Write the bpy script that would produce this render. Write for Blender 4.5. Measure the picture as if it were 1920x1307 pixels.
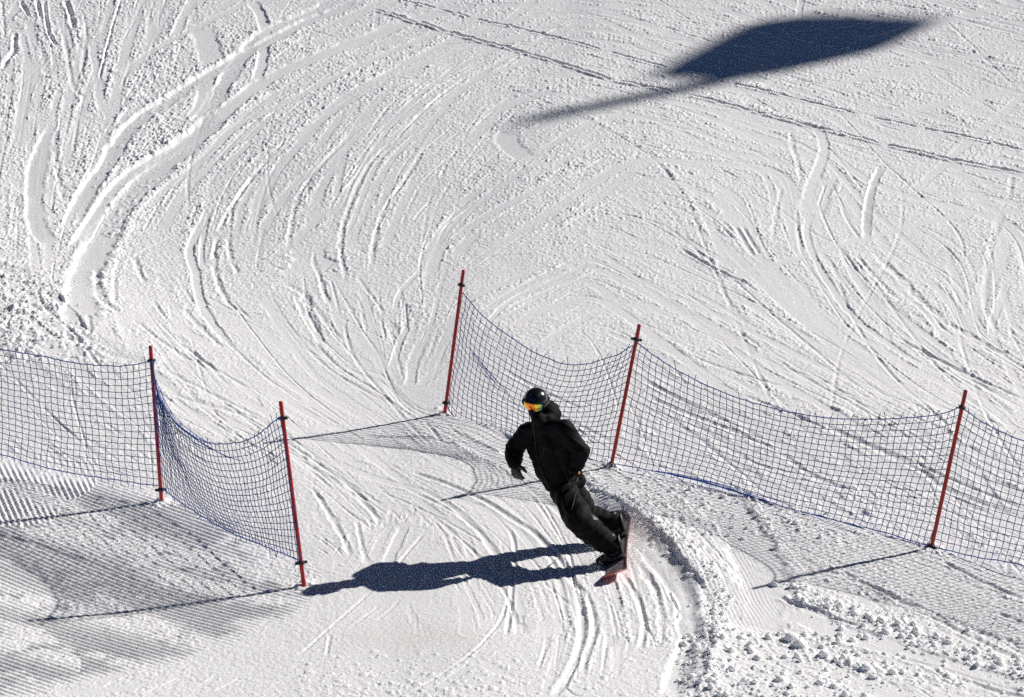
import bpy, bmesh, math, random
import numpy as np
from mathutils import Vector, Matrix, Quaternion

for o in list(bpy.data.objects):
    bpy.data.objects.remove(o, do_unlink=True)
SC = bpy.context.scene
COL = SC.collection
R = math.radians
random.seed(7)
rng = np.random.default_rng(7)

# ------------------------------------------------------------------ camera, world, sun, exposure
PITCH = R(8.0)
FPX = 4400.0                       # focal length in pixels of the 1920 px wide photograph
CAM = np.array([0.0, 0.0, 9.31])
cam_d = bpy.data.cameras.new("camera")
cam_d.sensor_width = 36.0
cam_d.lens = FPX * 36.0 / 1920.0
cam_d.clip_start = 0.5
cam_d.clip_end = 600.0
cam = bpy.data.objects.new("camera", cam_d)
COL.objects.link(cam)
cam.location = CAM
cam.rotation_euler = (math.pi / 2 - PITCH, 0, 0)
SC.camera = cam

SUN_AZ, SUN_EL = R(21.0), R(38.0)   # azimuth from +X towards +Y
SUN = Vector((math.cos(SUN_EL) * math.cos(SUN_AZ), math.cos(SUN_EL) * math.sin(SUN_AZ), math.sin(SUN_EL)))
sd = bpy.data.lights.new("sun", 'SUN')
sd.energy = 5.0
sd.angle = R(0.5)
sd.color = (1.0, 0.955, 0.90)
sun = bpy.data.objects.new("sun", sd)
COL.objects.link(sun)
sun.rotation_euler = (-SUN).to_track_quat('-Z', 'Y').to_euler()
sun.location = (60, 25, 60)

w = bpy.data.worlds.new("World")
SC.world = w
w.use_nodes = True
nt = w.node_tree
nt.nodes.clear()
wo = nt.nodes.new('ShaderNodeOutputWorld')
wb = nt.nodes.new('ShaderNodeBackground')
ws = nt.nodes.new('ShaderNodeTexSky')
ws.sky_type = 'NISHITA'
ws.sun_disc = False
ws.sun_elevation = SUN_EL
ws.sun_rotation = math.pi / 2 - SUN_AZ
ws.altitude = 4500
ws.air_density = 0.5
ws.dust_density = 0.0
ws.ozone_density = 6.0
wb.inputs['Strength'].default_value = 0.05
nt.links.new(ws.outputs[0], wb.inputs[0])
nt.links.new(wb.outputs[0], wo.inputs[0])

SC.view_settings.view_transform = 'Standard'
SC.view_settings.look = 'None'
SC.view_settings.gamma = 1.0
SC.view_settings.use_curve_mapping = False
SC.view_settings.exposure = -0.05
SC.cycles.max_bounces = 10
SC.cycles.diffuse_bounces = 8
SC.cycles.use_denoising = False

# ------------------------------------------------------------------ materials
def mat(name, base, rough=0.6, metal=0.0, spec=0.5, var=0.0, scale=20.0, bump=0.0, bscale=80.0, sheen=0.0):
    m = bpy.data.materials.new(name)
    m.use_nodes = True
    t = m.node_tree
    b = t.nodes['Principled BSDF']
    b.inputs['Base Color'].default_value = (*base, 1)
    b.inputs['Roughness'].default_value = rough
    b.inputs['Metallic'].default_value = metal
    b.inputs['Specular IOR Level'].default_value = spec
    if sheen:
        b.inputs['Sheen Weight'].default_value = sheen
    tc = t.nodes.new('ShaderNodeTexCoord')
    if var > 0:
        n = t.nodes.new('ShaderNodeTexNoise')
        n.inputs['Scale'].default_value = scale
        n.inputs['Detail'].default_value = 4
        cr = t.nodes.new('ShaderNodeValToRGB')
        cr.color_ramp.elements[0].position = 0.3
        cr.color_ramp.elements[1].position = 0.7
        cr.color_ramp.elements[0].color = (*[max(0, c * (1 - var)) for c in base], 1)
        cr.color_ramp.elements[1].color = (*[min(1, c * (1 + var)) for c in base], 1)
        t.links.new(tc.outputs['Object'], n.inputs['Vector'])
        t.links.new(n.outputs['Fac'], cr.inputs[0])
        t.links.new(cr.outputs[0], b.inputs['Base Color'])
    if bump > 0:
        n2 = t.nodes.new('ShaderNodeTexNoise')
        n2.inputs['Scale'].default_value = bscale
        n2.inputs['Detail'].default_value = 3
        bp = t.nodes.new('ShaderNodeBump')
        bp.inputs['Strength'].default_value = bump
        bp.inputs['Distance'].default_value = 0.01
        t.links.new(tc.outputs['Object'], n2.inputs['Vector'])
        t.links.new(n2.outputs['Fac'], bp.inputs['Height'])
        t.links.new(bp.outputs[0], b.inputs['Normal'])
    return m

def snow_material(name="snow", sss=0.024):
    m = bpy.data.materials.new(name)
    m.use_nodes = True
    t = m.node_tree
    b = t.nodes['Principled BSDF']
    b.inputs['Roughness'].default_value = 0.62
    b.subsurface_method = 'BURLEY'
    b.inputs['Subsurface Weight'].default_value = 0.6
    b.inputs['Subsurface Radius'].default_value = (1.0, 0.95, 0.9)
    b.inputs['Subsurface Scale'].default_value = sss
    b.inputs['Specular IOR Level'].default_value = 0.25
    tc = t.nodes.new('ShaderNodeTexCoord')
    at = t.nodes.new('ShaderNodeAttribute')
    at.attribute_name = 'stain'
    mx = t.nodes.new('ShaderNodeMix')
    mx.data_type = 'RGBA'
    mx.inputs[6].default_value = (0.90, 0.905, 0.915, 1)
    mx.inputs[7].default_value = (0.70, 0.64, 0.57, 1)
    t.links.new(at.outputs['Fac'], mx.inputs[0])
    t.links.new(mx.outputs[2], b.inputs['Base Color'])
    n1 = t.nodes.new('ShaderNodeTexNoise')
    n1.inputs['Scale'].default_value = 55
    n1.inputs['Detail'].default_value = 3
    n1.inputs['Roughness'].default_value = 0.65
    bp = t.nodes.new('ShaderNodeBump')
    bp.inputs['Strength'].default_value = 0.55
    bp.inputs['Distance'].default_value = 0.012
    t.links.new(tc.outputs['Object'], n1.inputs['Vector'])
    t.links.new(n1.outputs['Fac'], bp.inputs['Height'])
    t.links.new(bp.outputs[0], b.inputs['Normal'])
    return m

M = {}
M['snow'] = snow_material()
M['lump'] = snow_material("snow_lump", 0.06)
M['red'] = mat("red_plastic", (0.42, 0.022, 0.012), 0.42, var=0.25, scale=9, bump=0.1, bscale=60)
M['clip'] = mat("black_rubber", (0.012, 0.012, 0.014), 0.6, var=0.3)
M['net'] = mat("blue_cord", (0.009, 0.032, 0.17), 0.65, var=0.3, scale=30)
M['rope'] = mat("blue_rope", (0.016, 0.085, 0.40), 0.6, var=0.3, scale=40)
M['jacket'] = mat("black_shell_fabric", (0.0032, 0.0032, 0.0035), 0.75, spec=0.15, var=0.3, scale=14, bump=0.12, bscale=90)
M['trousers'] = mat("charcoal_fabric", (0.0036, 0.0032, 0.0028), 0.7, spec=0.13, var=0.35, scale=14, bump=0.15, bscale=80)
M['black'] = mat("black_trim", (0.008, 0.008, 0.009), 0.5, var=0.2)
M['shell'] = mat("black_gloss_shell", (0.008, 0.009, 0.010), 0.22, spec=0.6, var=0.2)
M['skin'] = mat("skin", (0.55, 0.33, 0.24), 0.5, var=0.1)
M['grey'] = mat("grey_print", (0.35, 0.35, 0.36), 0.6, var=0.2)
M['white'] = mat("white_print", (0.75, 0.74, 0.70), 0.6, var=0.15)
M['yellow'] = mat("yellow_print", (0.75, 0.36, 0.04), 0.6, var=0.25, scale=60)
M['base_red'] = mat("red_board_base", (0.40, 0.12, 0.11), 0.5, var=0.2, scale=12)
M['metal'] = mat("grey_painted_metal", (0.25, 0.26, 0.28), 0.45, metal=0.3, var=0.15)
M['glass'] = mat("dark_glass", (0.02, 0.025, 0.03), 0.1, spec=0.8, var=0.1)

# ------------------------------------------------------------------ helpers for objects
def tag(o, label=None, cat=None, group=None, kind=None):
    if label: o['label'] = label
    if cat: o['category'] = cat
    if group: o['group'] = group
    if kind: o['kind'] = kind
    return o

def link(name, me, m, parent=None, loc=None):
    o = bpy.data.objects.new(name, me)
    COL.objects.link(o)
    if m is not None and not me.materials:
        me.materials.append(m)
    if parent is not None:
        o.parent = parent
    if loc is not None:
        o.location = loc
    return o

def empty(name, loc):
    o = bpy.data.objects.new(name, None)
    o.empty_display_size = 0.2
    COL.objects.link(o)
    o.location = loc
    return o

def mesh_np(name, verts, faces, smooth=True):
    """verts (N,3), faces (M,k) all the same size"""
    verts = np.asarray(verts, dtype=np.float32)
    faces = np.asarray(faces, dtype=np.int32)
    me = bpy.data.meshes.new(name)
    k = faces.shape[1]
    me.vertices.add(len(verts))
    me.vertices.foreach_set('co', verts.ravel())
    me.loops.add(faces.size)
    me.loops.foreach_set('vertex_index', faces.ravel())
    me.polygons.add(len(faces))
    me.polygons.foreach_set('loop_start', np.arange(0, faces.size, k, dtype=np.int32))
    if smooth:
        me.polygons.foreach_set('use_smooth', np.ones(len(faces), dtype=bool))
    me.update(calc_edges=True)
    return me

# ------------------------------------------------------------------ noise
_perm = rng.permutation(256).astype(np.int32)
_perm = np.concatenate([_perm, _perm])
_ang = rng.random(256) * 2 * np.pi
_gx = np.cos(_ang).astype(np.float32)
_gy = np.sin(_ang).astype(np.float32)

def gnoise(x, y, wl, seed=0):
    """gradient noise of wavelength wl, about -1..1"""
    x = (x / wl + seed * 17.31).astype(np.float32)
    y = (y / wl + seed * 9.77).astype(np.float32)
    xi = np.floor(x); yi = np.floor(y)
    xf = x - xi; yf = y - yi
    xi = xi.astype(np.int32) & 255; yi = yi.astype(np.int32) & 255
    x1 = (xi + 1) & 255; y1 = (yi + 1) & 255
    u = xf * xf * xf * (xf * (xf * 6 - 15) + 10)
    v = yf * yf * yf * (yf * (yf * 6 - 15) + 10)
    def g(ix, iy, fx, fy):
        h = _perm[_perm[ix] + iy]
        return _gx[h] * fx + _gy[h] * fy
    n00 = g(xi, yi, xf, yf); n10 = g(x1, yi, xf - 1, yf)
    n01 = g(xi, y1, xf, yf - 1); n11 = g(x1, y1, xf - 1, yf - 1)
    a = n00 + u * (n10 - n00); b = n01 + u * (n11 - n01)
    return (a + v * (b - a)) * 1.5

def sstep(a, b, x):
    t = np.clip((x - a) / (b - a), 0, 1)
    return t * t * (3 - 2 * t)

# ------------------------------------------------------------------ slope: smooth base surface
S0, S1, YA, YB = 0.2044, 0.52, 24.5, 41.5
def zbase(Y):
    Y = np.asarray(Y, dtype=np.float64)
    k = (S1 - S0) / (YB - YA)
    mid = np.clip(Y, YA, YB) - YA
    z = S0 * np.minimum(Y, YA) + S0 * mid + 0.5 * k * mid ** 2 + S1 * np.maximum(Y - YB, 0)
    m = np.clip(21.0 - Y, 0, 5)
    z = z + 0.017 * m ** 2 + 0.17 * np.maximum(16.0 - Y, 0)
    return z

cp, sp = math.cos(PITCH), math.sin(PITCH)
def ray(px, py):
    a = (px - 960.0) / FPX; b = (653.5 - py) / FPX
    return np.array([a, cp + b * sp, -sp + b * cp])

def zlow(X, Y):
    X = np.asarray(X, dtype=np.float64); Y = np.asarray(Y, dtype=np.float64)
    z = np.zeros(np.broadcast(X, Y).shape)
    for (cx, cy, rx, ry, a) in LOW:
        z = z + a * np.exp(-((X - cx) / rx) ** 2 - ((Y - cy) / ry) ** 2)
    return z
LOW = []

def at(px, py):
    """point of the smooth slope seen at a pixel of the photograph"""
    r = ray(px, py)
    lo, hi = 5.0, 120.0
    for _ in range(50):
        m = 0.5 * (lo + hi)
        p = CAM + r * m
        if p[2] > zbase(p[1]) + zlow(p[0], p[1]): lo = m
        else: hi = m
    return CAM + r * hi

def on_y(px, py, Y):
    """point at a pixel in the vertical plane at distance Y"""
    r = ray(px, py)
    return CAM + r * ((Y - CAM[1]) / r[1])

def project(X, Y, Z):
    dx = X - CAM[0]; dy = Y - CAM[1]; dz = Z - CAM[2]
    dep = dy * cp - dz * sp
    up = dy * sp + dz * cp
    return 960 + FPX * dx / dep, 653.5 - FPX * up / dep

# gentle undulation (places worked out from the photograph)
_l = []
for (px, py, rx, ry, a) in [(1420, 1010, 0.75, 0.9, 0.03), (60, 620, 1.6, 1.6, 0.16), (640, 700, 1.4, 2.2, -0.10),
                            (1200, 330, 3.0, 4.0, 0.15), (300, 380, 2.2, 3.0, -0.14), (880, 1230, 1.6, 1.2, 0.06),
                            (250, 1080, 1.5, 1.2, -0.08), (1700, 800, 2.0, 2.0, 0.08)]:
    p = at(px, py)
    _l.append((p[0], p[1], rx, ry, a))
LOW = _l

# ------------------------------------------------------------------ slope: detailed grid
NR, NC = 1500, 1480
pys = np.linspace(1352, -48, NR)
yrow = np.array([at(960, p)[1] for p in pys[::10]])
yrow = np.interp(np.arange(NR), np.arange(0, NR, 10), yrow)
near = np.linspace(3.0, yrow[0], 26)[:-1]
far = yrow[-1] + np.cumsum(np.geomspace(0.12, 6.0, 34))
YR = np.concatenate([near, yrow, far])
# keep rows strictly increasing past the last sampled row
YR = np.maximum.accumulate(YR + np.arange(len(YR)) * 1e-6)
ufine = np.linspace(-0.243, 0.243, NC)
uout = 0.243 + np.cumsum(np.geomspace(0.002, 0.22, 28))
UC = np.concatenate([-uout[::-1], ufine, uout])
nR, nC = len(YR), len(UC)
GY = np.repeat(YR[:, None], nC, 1).astype(np.float32)
GX = (UC[None, :] * np.maximum(YR, 8.0)[:, None]).astype(np.float32)
UEFF = np.maximum(YR, 8.0)
ZB = (zbase(GY) + zlow(GX, GY)).astype(np.float64)
PX, PY = project(GX.astype(np.float64), GY.astype(np.float64), ZB)
PX = PX.astype(np.float32); PY = PY.astype(np.float32)
H = np.zeros((nR, nC), np.float32)
RG = np.ones((nR, nC), np.float32)        # roughness multiplier

n15 = gnoise(GX, GY, 0.16, 1)
n06 = gnoise(GX, GY, 0.07, 2)
n40 = gnoise(GX, GY, 0.45, 3)
n150 = gnoise(GX, GY, 1.5, 4)
EDGE = 0.55 * n15 + 0.25 * n06 + 0.5 * n40

def blob(cx, cy, rx, ry, pw=1.0):
    return np.exp(-(((PX - cx) / rx) ** 2 + ((PY - cy) / ry) ** 2) ** pw)

def poly_mask(pts, soft):
    """soft mask of a convex polygon given in photograph pixels (clockwise on the picture)"""
    d = np.full(PX.shape, 1e9, np.float32)
    n = len(pts)
    for i in range(n):
        x0, y0 = pts[i]; x1, y1 = pts[(i + 1) % n]
        L = math.hypot(x1 - x0, y1 - y0)
        dd = ((x1 - x0) * (PY - y0) - (y1 - y0) * (PX - x0)) / L
        d = np.minimum(d, dd)
    return sstep(-soft, soft, d + soft * 0.9 * (n40 + 0.6 * n15))

def spline(pts, step=0.14):
    P = np.array(pts, float)
    if len(P) > 2:
        Q = np.vstack([2 * P[0] - P[1], P, 2 * P[-1] - P[-2]])
        out = []
        for i in range(1, len(Q) - 2):
            L = np.linalg.norm(Q[i + 1] - Q[i])
            n = max(2, int(L / step))
            for t in np.arange(n) / n:
                a, b, c, d = Q[i - 1], Q[i], Q[i + 1], Q[i + 2]
                out.append(0.5 * (2 * b + (c - a) * t + (2 * a - 5 * b + 4 * c - d) * t * t + (3 * b - a - 3 * c + d) * t ** 3))
        out.append(P[-1])
        return np.array(out)
    n = max(2, int(np.linalg.norm(P[1] - P[0]) / step))
    t = np.linspace(0, 1, n + 1)[:, None]
    return P[0] * (1 - t) + P[1] * t

def window(x0, x1, y0, y1):
    i0 = np.searchsorted(YR, y0); i1 = np.searchsorted(YR, y1) + 1
    if i1 - i0 < 1 or i0 >= nR: return None
    ya, yb = UEFF[max(i0, 0)], UEFF[min(i1, nR - 1)]
    us = [x0 / ya, x0 / yb, x1 / ya, x1 / yb]
    j0 = np.searchsorted(UC, min(us)); j1 = np.searchsorted(UC, max(us)) + 1
    if j1 - j0 < 1: return None
    return max(i0, 0), min(i1, nR), max(j0, 0), min(j1, nC)

def stroke(pix, w, amp, kind='g', smooth=0.0, rough=0.0, edge=0.35, berm=0.45, taper=0.12, ground=False, gap=0.0, side=0.0):
    g = np.array([p for p in pix], float) if ground else np.array([at(*p)[:2] for p in pix])
    q = spline(g, max(0.10, w))
    reach = w * (3.2 if kind != 's' else 4.5)
    W = window(q[:, 0].min() - reach, q[:, 0].max() + reach, q[:, 1].min() - reach, q[:, 1].max() + reach)
    if W is None: return
    i0, i1, j0, j1 = W
    if (i1 - i0) < 1 or (j1 - j0) < 1: return
    sh = (i1 - i0, j1 - j0)
    D = np.full(sh, 1e3, np.float32); SG = np.ones(sh, np.float32); T = np.zeros(sh, np.float32)
    seg = np.linalg.norm(np.diff(q, axis=0), axis=1)
    cum = np.concatenate([[0], np.cumsum(seg)]); tot = cum[-1]
    for k in range(len(q) - 1):
        ax, ay = q[k]; bx, by = q[k + 1]
        ww = window(min(ax, bx) - reach, max(ax, bx) + reach, min(ay, by) - reach, max(ay, by) + reach)
        if ww is None: continue
        a0, a1 = max(ww[0], i0), min(ww[1], i1); b0, b1 = max(ww[2], j0), min(ww[3], j1)
        if a1 <= a0 or b1 <= b0: continue
        X = GX[a0:a1, b0:b1]; Y = GY[a0:a1, b0:b1]
        dx, dy = bx - ax, by - ay
        L2 = dx * dx + dy * dy + 1e-12
        t = np.clip(((X - ax) * dx + (Y - ay) * dy) / L2, 0, 1)
        ex = X - ax - t * dx; ey = Y - ay - t * dy
        d = np.sqrt(ex * ex + ey * ey)
        s = np.sign(dx * ey - dy * ex)
        sl = (slice(a0 - i0, a1 - i0), slice(b0 - j0, b1 - j0))
        better = d < D[sl]
        D[sl] = np.where(better, d, D[sl])
        SG[sl] = np.where(better, s, SG[sl])
        T[sl] = np.where(better, (cum[k] + t * seg[k]) / tot, T[sl])
    sl = (slice(i0, i1), slice(j0, j1))
    e = EDGE[sl]
    fd = np.ones(sh, np.float32)
    if taper > 0:
        fd = sstep(0, taper, T) * sstep(0, taper, 1 - T)
    if gap > 0:
        fd = fd * sstep(-gap, 0.25, n40[sl] + 0.5 * n15[sl] + 0.35)
    t = D / w * (1 + edge * e)
    valid = (D < reach * 0.999)
    if kind == 'g':
        dh = -amp * np.clip(1 - t * t, 0, 1) + amp * berm * np.exp(-((t - 1.55) / 0.45) ** 2) * (0.75 + 0.8 * e)
    elif kind == 'f':
        m = sstep(1.18, 0.86, t)
        dh = -amp * m + amp * berm * np.exp(-((t - 1.35) / 0.28) ** 2) * (0.7 + 0.9 * e)
        if side: dh = dh + side * m * np.clip(SG * D / w, -1, 1)
        if smooth:
            RG[sl] *= 1 - smooth * m * fd
            H[sl] *= 1 - .85 * smooth * m * fd
        if rough: RG[sl] += rough * np.exp(-((t - 1.75) / 0.5) ** 2) * fd * valid
    elif kind == 'r':
        dh = amp * np.exp(-t * t)
        if rough: RG[sl] += rough * np.exp(-t * t) * fd
        if smooth: RG[sl] *= 1 - smooth * np.exp(-t * t) * fd
    elif kind == 's':      # a scarp: up on the left-hand side of the line, fading away from it
        sgn = SG * D / w * (1 + 0.25 * e)
        dh = amp * sstep(-0.5, 0.5, sgn) * np.exp(-np.maximum(sgn, 0) / 1.6)
        if smooth: RG[sl] *= 1 - smooth * np.exp(-((sgn - .1) / .75) ** 4)
    H[sl] += np.where(valid, dh * fd, 0)

# ---- roughness map
RG *= 0.74
RG += 0.50 * blob(180, 230, 300, 260) + 0.9 * blob(40, 590, 110, 110)
RG -= 0.42 * blob(640, 730, 190, 130) + 0.40 * blob(780, 1180, 250, 160) + 0.25 * blob(900, 980, 200, 110)
RG -= 0.35 * blob(1590, 340, 120, 160) * 0.4
RG += 0.35 * blob(1880, 560, 60, 160)
RG += 0.25 * blob(1500, 870, 360, 120) + 0.25 * blob(920, 860, 160, 50)
RG += 0.30 * sstep(1180, 1330, PX + 40 * n40) * sstep(880, 960, PY)
RG *= (1 + 0.45 * n150 + 0.35 * n40)
RG = np.clip(RG, 0.12, 2.6).astype(np.float32)

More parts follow.
